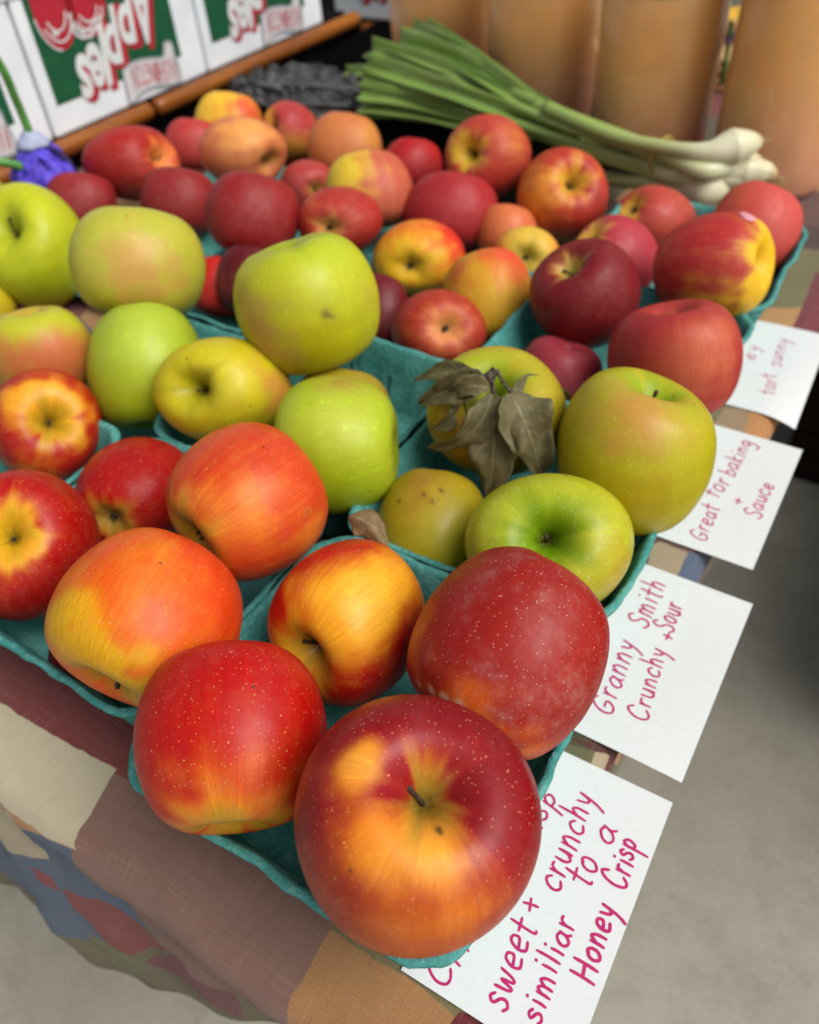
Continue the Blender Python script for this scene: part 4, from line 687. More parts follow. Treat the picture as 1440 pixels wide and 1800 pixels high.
# ---------------------------------------------------------------- cider jugs
def cider_mat():
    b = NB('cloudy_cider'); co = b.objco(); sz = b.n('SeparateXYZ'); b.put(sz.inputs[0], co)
    scatter_h = b.math('ADD', sz.outputs[2], b.math('MULTIPLY', b.noise(9, co, 3), .05))
    c = b.mix(b.ss(scatter_h, .03, .17), (*lin((222, 160, 128)), 1), (*lin((233, 177, 104)), 1))      # scattered light painted in: pinker low, more orange high
    c = b.mix(b.ss(b.noise(30, co, 4), .4, .7, 0, .2), c, 'b88458')
    vo = b.n('TexVoronoi'); vo.inputs['Scale'].default_value = 55; b.put(vo.inputs['Vector'], co)
    c = b.mix(b.ss(vo.outputs['Distance'], .06, .02, 0, .25), c, 'd8b080')
    b.base(c); b.rough(.32); b.spec(.5); b.put(b.bsdf.inputs['Coat Weight'], .7); b.put(b.bsdf.inputs['Coat Roughness'], .10)
    b.put(b.bsdf.inputs['Subsurface Weight'], .55); b.put(b.bsdf.inputs['Subsurface Radius'], (.03, .012, .004)); b.put(b.bsdf.inputs['Subsurface Scale'], .6)
    b.bump(b.noise(14, co, 2), .12, .004)
    return b.mat
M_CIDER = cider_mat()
M_MILKY = plain('milky_plastic', 'c9bcae', .35, .1, 30); M_CAP = plain('jug_cap', 'b8342c', .4)
JUGS = [(-0.6221, 1.055, 0.0693, 0.205, 0.0, 'cider jug nearest the rack corner, behind the cut onion leaves'), (-0.4543, 1.005, 0.0656, 0.2, 0.1, 'cider jug second from the rack corner, behind the onion stalks'), (-0.2954, 0.96, 0.0647, 0.174, 0.2, 'cider jug with its fill line in view, behind the onion bulbs'), (-0.1535, 0.935, 0.0589, 0.22, 0.30000000000000004, 'cider jug past the narrow gap, cut by the picture edge')]
for (jx, jy, jr, fill, rz, label) in JUGS:
    e = empty('cider_jug', (jx, jy, .0012), label=label, cat='jug', group='cider jugs standing behind the onions')
    mb = MB(); R = jr
    mb.lathe([(R * .80, 0), (R * .92, .003), (R * .985, .012), (R, .03), (R, .10), (R * .995, fill - .004), (R * .97, fill)], 72, 2.3)
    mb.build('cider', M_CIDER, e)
    mb = MB(); mb.lathe([(R * 1.004, fill + .0005), (R, fill + .02), (R * .9, fill + .04), (R * .62, fill + .07), (R * .30, fill + .09), (.021, fill + .10), (.021, fill + .115)], 56, 2.3)
    mb.build('shoulder', M_MILKY, e)
    mb = MB(); mb.lathe([(.0235, fill + .110), (.0235, fill + .128), (.021, fill + .130)], 32); mb.build('cap', M_CAP, e)
    mb = MB(); mb.tube(catmull([(0, R * .42, fill + .085), (0, R * .85, fill + .083), (0, R * 1.02, fill + .055), (0, R * .98, fill + .026)], 6), .008, 12); mb.build('handle', M_MILKY, e)
    e.rotation_euler = (0, 0, rz)

# ---------------------------------------------------------------- spring onions
def onion_mat():
    b = NB('onion_skin'); q = b.attr('q', 'Fac'); co = b.objco(); ax = b.attr('ax', 'Vector')
    s1 = b.noise(1, b.scale(ax, (7, 7, 2.5)), 4, .6)
    q2 = b.math('MULTIPLY_ADD', b.math('SUBTRACT', s1, .5), .10, q)
    rp = b.n('ValToRGB'); els = [(0, 'a88a54'), (.03, 'dcd6b2'), (.14, 'dfdebc'), (.28, 'b4c07c'), (.55, '9cb65e'), (1, '7fa24c')]
    for i, (p, h) in enumerate(els):
        e = rp.color_ramp.elements[i] if i < 2 else rp.color_ramp.elements.new(p)
        e.position = p; e.color = (*lin(h), 1)
    b.put(rp.inputs[0], q2); c = b.mix(b.ss(s1, .55, .75, 0, .3), rp.outputs[0], 'e4e8c8'); b.base(c); b.rough(.35); b.spec(.5)
    b.bump(s1, .2, .001)
    return b.mat
def green_mat():
    b = NB('onion_leaf'); ax = b.attr('ax', 'Vector'); co = b.objco()
    s1 = b.noise(1, b.scale(ax, (5, .8, 1)), 5, .6); s2 = b.noise(30, co, 4)
    c = b.mix(b.ss(s1, .3, .7), '50762e', '98b45a'); c = b.mix(b.ss(s2, .5, .75, 0, .4), c, '9db47c'); c = b.mix(b.ss(b.noise(14, co, 3), .58, .75, 0, .6), c, 'a0a24c')
    b.base(c); b.rough(.4); b.spec(.5); b.bump(s1, .3, .001); return b.mat
M_ONION = onion_mat(); M_OLEAF = green_mat()
M_BAND = plain('rubber_band', 'a8923c', .6)
ONIONS = [([[-0.14658, 0.83073, 0.08], [-0.15356, 0.82164, 0.08], [-0.16685, 0.80987, 0.079], [-0.1849, 0.79588, 0.076], [-0.21384, 0.79296, 0.076], [-0.28161, 0.80629, 0.074], [-0.37469, 0.84548, 0.078]], [0.0035, 0.011, 0.0165, 0.01, 0.0065, 0.0065, 0.008]), ([[-0.14159, 0.83424, 0.06], [-0.15229, 0.82859, 0.062], [-0.16575, 0.82288, 0.062], [-0.18493, 0.7877, 0.062], [-0.23306, 0.80476, 0.066], [-0.31749, 0.8351, 0.07], [-0.39511, 0.86056, 0.074]], [0.003, 0.009, 0.012, 0.008, 0.0075, 0.0075, 0.008]), ([[-0.12501, 0.82873, 0.05], [-0.13562, 0.82903, 0.052], [-0.1535, 0.8258, 0.052], [-0.18264, 0.81325, 0.052], [-0.22123, 0.80953, 0.054], [-0.2906, 0.83405, 0.058], [-0.38315, 0.86588, 0.062]], [0.004, 0.011, 0.0145, 0.009, 0.007, 0.007, 0.008]), ([[-0.1301, 0.83742, 0.036], [-0.14136, 0.8331, 0.038], [-0.15656, 0.82708, 0.04], [-0.18411, 0.82475, 0.042], [-0.23869, 0.81425, 0.044], [-0.31071, 0.82453, 0.048], [-0.42323, 0.86262, 0.052]], [0.003, 0.009, 0.012, 0.008, 0.007, 0.007, 0.008]), ([[-0.16208, 0.82634, 0.036], [-0.17066, 0.81698, 0.037], [-0.18556, 0.80486, 0.038], [-0.20915, 0.80871, 0.036], [-0.25449, 0.81406, 0.03], [-0.29825, 0.83358, 0.018], [-0.36442, 0.83193, 0.018]], [0.004, 0.012, 0.017, 0.01, 0.007, 0.0065, 0.007]), ([[-0.14844, 0.83098, 0.052], [-0.16317, 0.82163, 0.052], [-0.18009, 0.81531, 0.05], [-0.22293, 0.80077, 0.048], [-0.30289, 0.85574, 0.036], [-0.38661, 0.87639, 0.04], [-0.48463, 0.8807, 0.045]], [0.003, 0.009, 0.011, 0.008, 0.0085, 0.0085, 0.0085]), ([[-0.15746, 0.83065, 0.068], [-0.16725, 0.82345, 0.068], [-0.17968, 0.81495, 0.067], [-0.20336, 0.79902, 0.068], [-0.25918, 0.81107, 0.07], [-0.33011, 0.83445, 0.072], [-0.43415, 0.88255, 0.078]], [0.003, 0.007, 0.009, 0.006, 0.0052, 0.0052, 0.006]), ([[-0.141, 0.82278, 0.048], [-0.15192, 0.81951, 0.048], [-0.16594, 0.81612, 0.047], [-0.19669, 0.80847, 0.046], [-0.25663, 0.81201, 0.05], [-0.33239, 0.82877, 0.054], [-0.434, 0.8553, 0.056]], [0.003, 0.007, 0.009, 0.006, 0.005, 0.005, 0.006]), ([[-0.15915, 0.82179, 0.058], [-0.1712, 0.81664, 0.058], [-0.18332, 0.81146, 0.058], [-0.20909, 0.80401, 0.06], [-0.27135, 0.81404, 0.064], [-0.34804, 0.83222, 0.067], [-0.45217, 0.87571, 0.072]], [0.003, 0.006, 0.008, 0.0055, 0.0048, 0.0048, 0.006])]
OLEAF = [([[-0.30473, 0.83689, 0.062], [-0.37972, 0.85681, 0.074], [-0.4875, 0.91406, 0.088], [-0.60067, 0.96082, 0.115]], 0.014, 0.026, 1), ([[-0.33041, 0.83782, 0.06], [-0.41081, 0.86438, 0.074], [-0.5176, 0.89973, 0.095], [-0.61899, 0.92304, 0.11]], 0.016, 0.034, 2), ([[-0.34821, 0.84865, 0.06], [-0.42537, 0.86553, 0.072], [-0.53502, 0.88947, 0.09], [-0.64826, 0.90812, 0.1]], 0.014, 0.026, 3), ([[-0.34698, 0.84625, 0.058], [-0.43435, 0.85544, 0.068], [-0.53229, 0.87098, 0.08], [-0.64039, 0.88816, 0.088]], 0.014, 0.022, 4), ([[-0.3766, 0.85281, 0.055], [-0.45495, 0.86734, 0.062], [-0.55225, 0.87708, 0.07], [-0.63833, 0.87532, 0.075]], 0.014, 0.022, 5), ([[-0.38664, 0.84564, 0.05], [-0.45779, 0.85896, 0.055], [-0.5482, 0.86947, 0.06], [-0.63487, 0.86292, 0.062]], 0.014, 0.022, 6), ([[-0.4201, 0.85688, 0.045], [-0.47894, 0.85666, 0.05], [-0.56456, 0.86876, 0.05], [-0.63535, 0.8589, 0.05]], 0.016, 0.024, 7), ([[-0.4569, 0.87141, 0.045], [-0.51793, 0.87074, 0.044], [-0.58055, 0.86727, 0.044], [-0.63347, 0.85972, 0.042]], 0.014, 0.018, 8), ([[-0.64133, 0.96464, 0.06], [-0.6678, 0.94982, 0.058], [-0.7194, 0.95026, 0.055]], 0.012, 0.014, 9), ([[-0.34247, 0.85019, 0.062], [-0.42832, 0.87072, 0.082], [-0.53337, 0.91425, 0.105], [-0.61664, 0.95254, 0.112]], 0.014, 0.03, 10)]
bun = empty('spring_onion_bunch', ONIONS[0][0][0], label='bunch of spring onions with white bulbs and cut green leaves lying before the jugs', cat='onions')
def stalk(pts, rad, n=14):
    P = catmull(pts, 8); R = np.interp(np.linspace(0, 1, len(P)), np.linspace(0, 1, len(rad)), rad)
    mb = MB(); mb.tube(P, list(R), n)
    o = mb.build('onion', M_ONION)
    L = np.r_[0, np.cumsum([(P[i + 1] - P[i]).length for i in range(len(P) - 1)])]
    q = np.repeat(np.clip(L / .34, 0, 1), n); an = np.tile(np.arange(n) * 2 * np.pi / n, len(P))
    set_point_attr(o, 'q', 'FLOAT', q); set_point_attr(o, 'ax', 'FLOAT_VECTOR', np.stack([np.cos(an), np.sin(an), q], -1))
    return o
for pts, rad in ONIONS:
    o = par(stalk(pts, rad), bun)
    # root tuft
    mb = MB(); rr = random.Random(len(pts) + int(pts[0][0] * 1e4)); p0 = Vector(pts[0]); d = (p0 - Vector(pts[1])).normalized()
    for k in range(9):
        v = Vector((rr.uniform(-1, 1), rr.uniform(-1, 1), rr.uniform(-1, .6))) * .5 + d
        mb.tube([p0 - d * .002, p0 + v * .004, p0 + v * rr.uniform(.006, .012) + Vector((0, 0, -.002))], [.0007, .0005, .0002], 5)
    r_o = mb.build('roots', plain('onion_roots', 'b59c6a', .8) if 'onion_roots' not in bpy.data.materials else bpy.data.materials['onion_roots']); r_o.parent = o
for pts, w0, w1, seed in OLEAF:
    P = catmull(pts, 10); N = len(P); V = []; F = []; AX = []; nu = 8
    for i, p in enumerate(P):
        t = (P[min(i + 1, N - 1)] - P[max(i - 1, 0)]).normalized(); q = i / (N - 1)
        up = Vector((.35, -.75, .65)); s = t.cross(up).normalized(); n = s.cross(t)
        wv = w0 + (w1 - w0) * min(1, q * 1.6)
        for k in range(nu + 1):
            e = (k / nu - .5) * 2; h = -.42 * wv * (1 - abs(e)) + .12 * wv * noise.noise((q * 7 + seed, e * 2, seed)) + (.10 * wv * math.sin(q * 9 + seed))
            V.append(p + s * e * wv * (.5 + .05 * noise.noise((q * 6, seed, e))) + n * h); AX.append((e, q * 3 + seed, seed))
    for i in range(N - 1):
        for k in range(nu): F.append((i * (nu + 1) + k, i * (nu + 1) + k + 1, (i + 1) * (nu + 1) + k + 1, (i + 1) * (nu + 1) + k))
    o = mesh_obj('leaf', V, F, M_OLEAF); set_point_attr(o, 'ax', 'FLOAT_VECTOR', np.array(AX)); par(o, bun)
    md = o.modifiers.new('thickness', 'SOLIDIFY'); md.thickness = .0012
bc, bt, br = ([-0.23211, 0.80883, 0.062], [-0.0569, 0.0188, 0.004], (0.017, 0.017))
bt = Vector(bt).normalized(); s_ = bt.cross(Vector((0, 0, 1))).normalized(); u_ = s_.cross(bt)
mb = MB(); mb.tube([Vector(bc) + s_ * math.cos(a) * br[0] + u_ * math.sin(a) * br[1] for a in np.linspace(0, 2 * math.pi, 33)], .0014, 8, False)
par(mb.build('rubber_band', M_BAND), bun)

# ---------------------------------------------------------------- dark cloth, dark leaves
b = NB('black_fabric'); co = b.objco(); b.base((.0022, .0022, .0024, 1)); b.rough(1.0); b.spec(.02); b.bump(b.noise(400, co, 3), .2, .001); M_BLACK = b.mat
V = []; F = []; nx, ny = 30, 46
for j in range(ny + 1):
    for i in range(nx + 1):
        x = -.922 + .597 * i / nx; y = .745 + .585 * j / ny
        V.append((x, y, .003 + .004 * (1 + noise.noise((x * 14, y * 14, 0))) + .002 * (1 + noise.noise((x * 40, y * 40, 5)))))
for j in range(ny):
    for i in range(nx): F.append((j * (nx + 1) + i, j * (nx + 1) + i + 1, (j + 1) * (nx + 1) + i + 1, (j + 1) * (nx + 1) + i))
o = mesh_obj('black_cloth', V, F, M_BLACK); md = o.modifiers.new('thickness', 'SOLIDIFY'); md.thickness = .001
tag(o, 'black cloth spread on the table between the far apples and the wooden rack', 'cloth')
b = NB('dark_leaf'); co = b.objco(); n1 = b.noise(40, co, 5, .65); c = b.mix(b.ss(n1, .3, .7), '262627', '565656'); c = b.mix(b.ss(b.noise(17, co, 3), .58, .7, 0, .5), c, '3a4630')
b.base(c); b.rough(.55); b.bump(n1, .6, .002); M_DLEAF = b.mat
DLEAF = [([-0.6786, 0.93393, 0.03], [-0.85004, 0.90225, 0.035], 0.075), ([-0.68004, 0.90732, 0.02], [-0.79101, 0.8758, 0.02], 0.06), ([-0.79098, 0.90354, 0.03], [-0.88512, 0.90703, 0.03], 0.035), ([-0.70584, 0.97388, 0.03], [-0.73708, 0.96534, 0.04], 0.04)]
kb = empty('dark_leaf_bunch', DLEAF[0][0], label='dark grey crinkled leaves lying behind the far apples beside the onion ends', cat='leaves')
for k, (p0, p1, wd) in enumerate(DLEAF):
    p0, p1 = Vector(p0), Vector(p1); t_ = p1 - p0; L = t_.length; t_ /= L; s_ = t_.cross(Vector((.3, -.6, .74))).normalized(); n_ = s_.cross(t_)
    V = []; F = []; nu, nv = 34, 50
    for j in range(nv + 1):
        q = j / nv; wv = wd * (.35 + .65 * math.sin(math.pi * min(1, .12 + q * .8)))
        for i in range(nu + 1):
            e = (i / nu - .5) * 2; fr = abs(e) ** 1.6
            h = .010 * fr * math.sin(q * 24 + 4 * math.sin(q * 7 + k) + (2 if e > 0 else 0)) + .006 * noise.noise((q * 12 + k * 7, e * 4, k)) + .010 * (1 - abs(e))
            V.append(p0 + t_ * (q * L + .006 * fr * math.cos(q * 50 + k)) + s_ * e * wv * .5 + n_ * h)
    for j in range(nv):
        for i in range(nu): F.append((j * (nu + 1) + i, j * (nu + 1) + i + 1, (j + 1) * (nu + 1) + i + 1, (j + 1) * (nu + 1) + i))
    mb = MB(); mb.add(V, F)
    o = par(mb.build('leaf', M_DLEAF), kb); md = o.modifiers.new('thickness', 'SOLIDIFY'); md.thickness = .0008
    mb = MB(); mb.tube([p0 + t_ * (L * q) + n_ * (.0105 + .002 * math.sin(q * 5)) for q in np.linspace(0, .95, 12)], list(np.linspace(.0035, .001, 12)), 8)
    v_o = mb.build('leaf_rib', plain('dark_leaf_rib', '5a5a5a', .5) if 'dark_leaf_rib' not in bpy.data.materials else bpy.data.materials['dark_leaf_rib']); v_o.parent = o

# ---------------------------------------------------------------- wooden rack and cartons
BX = -.95
b = NB('varnished_wood'); co = b.objco(); n1 = b.noise(1, b.scale(co, (60, 6, 60)), 4, .6, .6)
b.base(b.mix(b.ss(n1, .3, .7), '70390f', 'a0601f')); b.rough(.35); b.spec(.5); M_WOOD = b.mat
BOXES = {'box': (0.6425, 0.9246, 0.0352, 0.3152), 'panel': [(0.6587, 0.0689), (0.8806, 0.0689), (0.8806, 0.2739), (0.6587, 0.2739)], 'letters': [('A', 0.833, 0.1387, 0.0376, 0.0821, -0.05), ('p', 0.8007, 0.1367, 0.0301, 0.0653, -0.05), ('p', 0.7702, 0.1205, 0.0282, 0.0653, -0.05), ('l', 0.751, 0.1032, 0.016, 0.0695, -0.05), ('e', 0.7334, 0.0959, 0.0235, 0.0505, -0.05), ('s', 0.7112, 0.0887, 0.0226, 0.0505, -0.05)], 'fruit': [(0.6959, 0.168, 0.0301, 0.0455), (0.7444, 0.1624, 0.0301, 0.0372)], 'leaflines': [[(0.7183, 0.1488), (0.7152, 0.1379), (0.7263, 0.1284), (0.7426, 0.1296), (0.7501, 0.1379)], [(0.7196, 0.1436), (0.7289, 0.1341), (0.744, 0.1368)], [(0.7438, 0.1406), (0.7555, 0.1417), (0.7626, 0.1451)], [(0.685, 0.1449), (0.6886, 0.1399), (0.6946, 0.1433)]], 'ribbon': [(0.7706, 0.0794), (0.7922, 0.0846), (0.8184, 0.082), (0.846, 0.0777), (0.8525, 0.0915), (0.8651, 0.0898), (0.8674, 0.0723), (0.8702, 0.0557), (0.8673, 0.0418), (0.8486, 0.041), (0.8154, 0.0474), (0.7909, 0.0458), (0.7701, 0.0389), (0.7694, 0.0547)], 'ribtext': [('W', 0.8627, 0.0599, 0.007, 0.0291, -0.12), ('A', 0.8534, 0.0593, 0.007, 0.0281, -0.12), ('S', 0.8444, 0.0594, 0.007, 0.027, -0.12), ('H', 0.8359, 0.0603, 0.007, 0.026, -0.12), ('I', 0.8278, 0.062, 0.007, 0.025, -0.12), ('N', 0.8198, 0.064, 0.007, 0.025, -0.12), ('G', 0.8119, 0.0657, 0.007, 0.026, -0.12), ('T', 0.8037, 0.0666, 0.007, 0.027, -0.12), ('O', 0.7952, 0.0666, 0.007, 0.0281, -0.12), ('N', 0.7866, 0.0661, 0.007, 0.0291, -0.12)], 'rails': [((-0.946, 0.1, 0.0232), (-0.946, 0.7972, 0.0232), 0.0115, 'varnished wooden rail under the nearer carton'), ((-0.938, 0.8006, 0.0252), (-0.938, 1.291, 0.0252), 0.0115, 'varnished wooden rail running back under the farther carton'), ((-0.972, 1.352, -0.007), (-0.45, 1.352, -0.007), 0.0095, 'short wooden rail across the rack corner behind the jugs')], 'step': (0, 0.2861, 0), 'third': (-0.895, 1.36, 0.006)}
def rail(a_, c_, rad, label):
    mb = MB(); a_, c_ = Vector(a_), Vector(c_); d = (c_ - a_).normalized()
    P = [a_, a_ + d * .002, a_ + d * .006] + [a_.lerp(c_, q) for q in np.linspace(.03, .97, 12)] + [c_ - d * .006, c_ - d * .002, c_]
    mb.tube(P, [rad * .6, rad * .88, rad] + [rad] * 12 + [rad, rad * .88, rad * .6], 20)
    return tag(mb.build('wooden_rail', M_WOOD), label, 'rail', 'wooden rails the cartons stand on')
for a_, c_, rad, l in BOXES['rails']: rail(a_, c_, rad, l)
b = NB('carton_board'); co = b.objco(); wv = b.n('TexWave', wave_type='BANDS', bands_direction='Y'); wv.inputs['Scale'].default_value = 60; b.put(wv.inputs['Vector'], co)
b.base(b.mix(b.ss(b.noise(20, co, 4), .3, .7), 'e0e8ee', 'ecf2f6')); b.rough(.7); b.spec(.2); b.bump(wv.outputs['Fac'], .15, .0006); M_CARTON = b.mat
M_GREEN = plain('carton_green_print', '1c5638', .65, .12, 40, .2); M_RED = plain('carton_red_print', 'b02a38', .65, .1, 40, .2); M_WHITE = plain('carton_white_print', 'dadfdf', .65, .04, 40, .2)
M_RIB = plain('carton_ribbon_print', 'd4d2d4', .65, .06, 40, .2); M_GREYP = plain('carton_grey_print', '8f9ca0', .65, .06, 40, .2); M_PINK = plain('carton_pale_red_print', 'c07880', .65, .1, 40, .2)
def flat(poly, x): return [(x, p[0], p[1]) for p in poly]
def text_geo(s, cy, cz, w_, h_, ang, bold=.02, shear=0.0):
    "letters turned upside down on the carton face: mesh in the (y,z) plane"
    cu = bpy.data.curves.new('lettering', 'FONT'); cu.body = s; cu.size = 1; cu.offset = bold; cu.resolution_u = 4; cu.shear = shear
    ob = bpy.data.objects.new('lettering', cu); COL.objects.link(ob); dg = bpy.context.evaluated_depsgraph_get()
    me = bpy.data.meshes.new_from_object(ob.evaluated_get(dg)); bpy.data.objects.remove(ob); bpy.data.curves.remove(cu)
    P = np.array([v.co[:2] for v in me.vertices]); F = [tuple(p.vertices) for p in me.polygons]; bpy.data.meshes.remove(me)
    lo, hi = P.min(0), P.max(0); P = (P - (lo + hi) / 2) / (hi - lo) * np.array([w_, h_])
    c, s_ = math.cos(ang), math.sin(ang); X = P[:, 0] * c - P[:, 1] * s_; Y = P[:, 0] * s_ + P[:, 1] * c
    return [(cy - a_, cz - b_) for a_, b_ in zip(X, Y)], F
def ribbon_line(pts, wd):
    P = [Vector((p[0], p[1], 0)) for p in pts]; P = catmull(P, 6) if len(P) > 2 else P; V = []; F = []
    for i, p in enumerate(P):
        t = (P[min(i + 1, len(P) - 1)] - P[max(i - 1, 0)]).normalized(); n = Vector((-t.y, t.x, 0)) * wd / 2
        V += [(p + n)[:2], (p - n)[:2]]
    for i in range(len(P) - 1): F.append((2 * i, 2 * i + 1, 2 * i + 3, 2 * i + 2))
    return V, F
def make_carton():
    y0, y1, z0, z1 = BOXES['box']; e = empty('apple_carton', (BX, (y0 + y1) / 2, z0))
    mb = MB(); mb.box((BX - .40, y0, z0), (BX, y1, z1), .004); par(mb.build('box', M_CARTON, smooth=False), e)
    mb = MB(); mb.box((BX - .405, y0 - .002, z1 - .13), (BX + .0025, y1 + .002, z1 + .001), .003); par(mb.build('lid', M_CARTON, smooth=False), e)
    p = BOXES['panel']; mb = MB(); mb.add(flat(p, BX + .0006), [tuple(range(len(p)))]); pn = par(mb.build('printed_panel', M_GREEN, smooth=False), e)
    def sub(name, mat, geo, x, parent=pn):
        mb = MB(); V, F = geo; mb.add(flat(V, x), F); o = mb.build(name, mat, smooth=False); o.parent = parent; return o
    red = ([], []); wht = ([], [])
    def acc(t, g):
        n = len(t[0]); t[0].extend(g[0]); t[1].extend(tuple(i + n for i in f) for f in g[1])
    for ch, cy, cz, w_, h_, an in BOXES['letters']:
        acc(red, text_geo(ch, cy + .007, cz - .004, w_ * 1.22, h_ * 1.10, an, .05, .15)); acc(wht, text_geo(ch, cy, cz, w_, h_, an, .03, .15))
    sub('lettering_shadow', M_RED, red, BX + .0012); sub('lettering', M_WHITE, wht, BX + .0018)
    fr = ([], []); ln = ([], []); lf = ([], [])
    for cy, cz, ry, rz in BOXES['fruit']:
        acc(fr, ([(cy + ry * math.cos(a) * (1 + .05 * math.cos(3 * a)), cz + rz * math.sin(a)) for a in np.linspace(0, 2 * math.pi, 29)[:-1]], [tuple(range(28))]))
        for k in (.55, .8): acc(ln, ribbon_line([(cy + ry * k * math.cos(a), cz + rz * k * math.sin(a)) for a in np.linspace(-2.6, -.3, 7)], .0022))
        acc(ln, ribbon_line([(cy + ry * 1.0 * math.cos(a), cz + rz * 1.0 * math.sin(a)) for a in np.linspace(-3.0, -1.7, 6)], .002))
    for q in BOXES['leaflines']: acc(lf, ribbon_line(q, .0035))
    sub('fruit_print', M_RED, fr, BX + .0010); sub('fruit_lines', M_WHITE, ln, BX + .0016); sub('leaf_lines', M_RIB, lf, BX + .0017)
    rb = BOXES['ribbon']; mb = MB(); mb.add(flat(rb, BX + .0021), [tuple(range(len(rb)))]); ro = par(mb.build('printed_ribbon', M_RIB, smooth=False), e)
    ol = ribbon_line(rb + [rb[0]], .0024); sub('ribbon_outline', M_GREYP, ol, BX + .0025, ro)
    tx = ([], [])
    for ch, cy, cz, w_, h_, an in BOXES['ribtext']: acc(tx, text_geo(ch, cy, cz, w_, h_, an, .01))
    sub('ribbon_lettering', M_PINK, tx, BX + .0027, ro)
    return e
def copy_tree(o, parent=None):
    c = o.copy(); COL.objects.link(c)
    if parent: c.parent = parent; c.matrix_parent_inverse = o.matrix_parent_inverse.copy()
    for ch in list(o.children): copy_tree(ch, c)
    return c
c1 = make_carton()
bpy.context.view_layer.update()
c2 = copy_tree(c1); c2.location = Vector(c1.location) + Vector(BOXES['step'])
c0 = copy_tree(c1); c0.location = Vector(c1.location) - Vector(BOXES['step'])
c3 = copy_tree(c1); c3.location = BOXES['third']; c3.rotation_euler = (0, 0, -math.pi / 2)
G = 'white printed apple cartons on the wooden rails'
tag(c0, 'white carton cut by the left picture edge behind the purple flower', 'carton', G)
tag(c1, 'white carton at the upper left with a whole green panel of upside-down lettering', 'carton', G)
tag(c2, 'white carton right of the first one, only the lower part of its green panel showing', 'carton', G)
tag(c3, 'white carton turned sideways in the rack corner next to the jugs', 'carton', G)
# rack posts and dark shelf below the rails
b = NB('dark_rack'); b.base((.006, .005, .004, 1)); b.rough(.9); b.spec(.1); M_RACK = b.mat
zb = BOXES['box'][2]; zt = BOXES['third'][2]; y3 = BOXES['third'][1]
mb = MB(); mb.box((BX - .45, .10, zb - .022), (BX - .013, 1.29, zb - .001))
mb.box((BX - .030, .11, -.74), (BX - .014, 1.285, zb - .0225))
for lx, ly in ((BX - .44, .12), (BX - .07, .12), (BX - .44, 1.24), (BX - .07, 1.24)): mb.box((lx, ly, -.75), (lx + .035, ly + .035, zb - .0225))
mb.box((BX - .012, y3 + .006, zt - .022), (BX + .52, 1.95, zt - .001)); mb.box((BX - .30, y3 + .006, zt - .022), (BX - .0125, 1.95, zt - .001)); mb.box((BX - .29, y3 + .03, -.74), (BX + .51, y3 + .045, zt - .0225))
for lx, ly in ((BX - .29, 1.90), (BX + .47, 1.90), (BX + .47, y3 + .05)): mb.box((lx, ly, -.75), (lx + .035, ly + .035, zt - .0225))
o = mb.build('display_rack', M_RACK, smooth=False); tag(o, 'dark display rack carrying the cartons behind the table', 'rack')

# ---------------------------------------------------------------- purple iris
b = NB('iris_petal'); co = b.objco(); n1 = b.noise(1, b.scale(co, (160, 160, 40)), 4, .6); b.base(b.mix(b.ss(n1, .3, .7), '4030b0', '6a58dc')); b.rough(.6); b.spec(.3); M_PETAL = b.mat
M_SEPAL = plain('iris_pale_sheath', 'a8b0cc', .7, .15, 90); M_ISTEM = plain('iris_stem', '4f8a3a', .45, .25, 80); M_DPET = plain('iris_dark_petal', '2a1c58', .6)
IR = {'c': [-0.79808, 0.51056, 0.08912], 'stem': [[-0.79808, 0.51056, 0.10912], [-0.79651, 0.51036, 0.10189], [-0.7961, 0.50861, 0.13518], [-0.79211, 0.50279, 0.17294], [-0.79921, 0.4886, 0.21812]], 'stem2': [[-0.79765, 0.49285, 0.07456], [-0.80225, 0.48091, 0.08392], [-0.8249, 0.45035, 0.09863]], 'vase': [-1.05777, 0.52473]}
e = empty('iris_flower', IR['c'], label='wilting purple flower hanging from a green stem before the carton', cat='flower')
mb = MB(); mb.tube(catmull(IR['stem'], 10), .0042, 12); par(mb.build('stem', M_ISTEM), e)
C0 = Vector(IR['c']); rr = random.Random(4)
for k in range(7):
    a = k * 2 * math.pi / 7 + .3; d = Vector((math.cos(a), math.sin(a), 0)); L = .050 + .012 * rr.random()
    V = []; F = []; nu, nv = 10, 14
    for j in range(nv + 1):
        q = j / nv; p = C0 + d * (.005 + .028 * math.sin(q * 1.7)) + Vector((0, 0, .013 - L * q)); s = d.cross(Vector((0, 0, 1)))
        wv = .017 * math.sin(math.pi * (.12 + .78 * q)) ** .7
        for i in range(nu + 1):
            ee = (i / nu - .5) * 2; V.append(p + s * ee * wv + d * (.006 * noise.noise((q * 4 + k, ee * 2, k)) - .005 * ee * ee + .003 * math.sin(q * 14 + ee * 3 + k) * abs(ee)))
    for j in range(nv):
        for i in range(nu): F.append((j * (nu + 1) + i, j * (nu + 1) + i + 1, (j + 1) * (nu + 1) + i + 1, (j + 1) * (nu + 1) + i))
    mb = MB(); mb.add(V, F); o = par(mb.build('petal', M_DPET if k == 1 else M_PETAL), e); md = o.modifiers.new('thickness', 'SOLIDIFY'); md.thickness = .0005
mb = MB(); mb.lathe([(.004, .020), (.007, .017), (.013, .011), (.017, .006), (.0165, .004), (.010, .010)], 24); mb.V = [(C0.x + v[0] * (1 + .15 * math.sin(5 * math.atan2(v[1], v[0]))), C0.y + v[1], C0.z + v[2]) for v in mb.V]
par(mb.build('sheath', M_SEPAL), e)
mb = MB(); mb.tube(catmull(IR['stem2'], 10), .0045, 12)
o = mb.build('flower_stem', M_ISTEM); tag(o, 'short green stem entering at the left edge under the purple flower', 'stem')
mb = MB(); vx, vy = IR['vase']
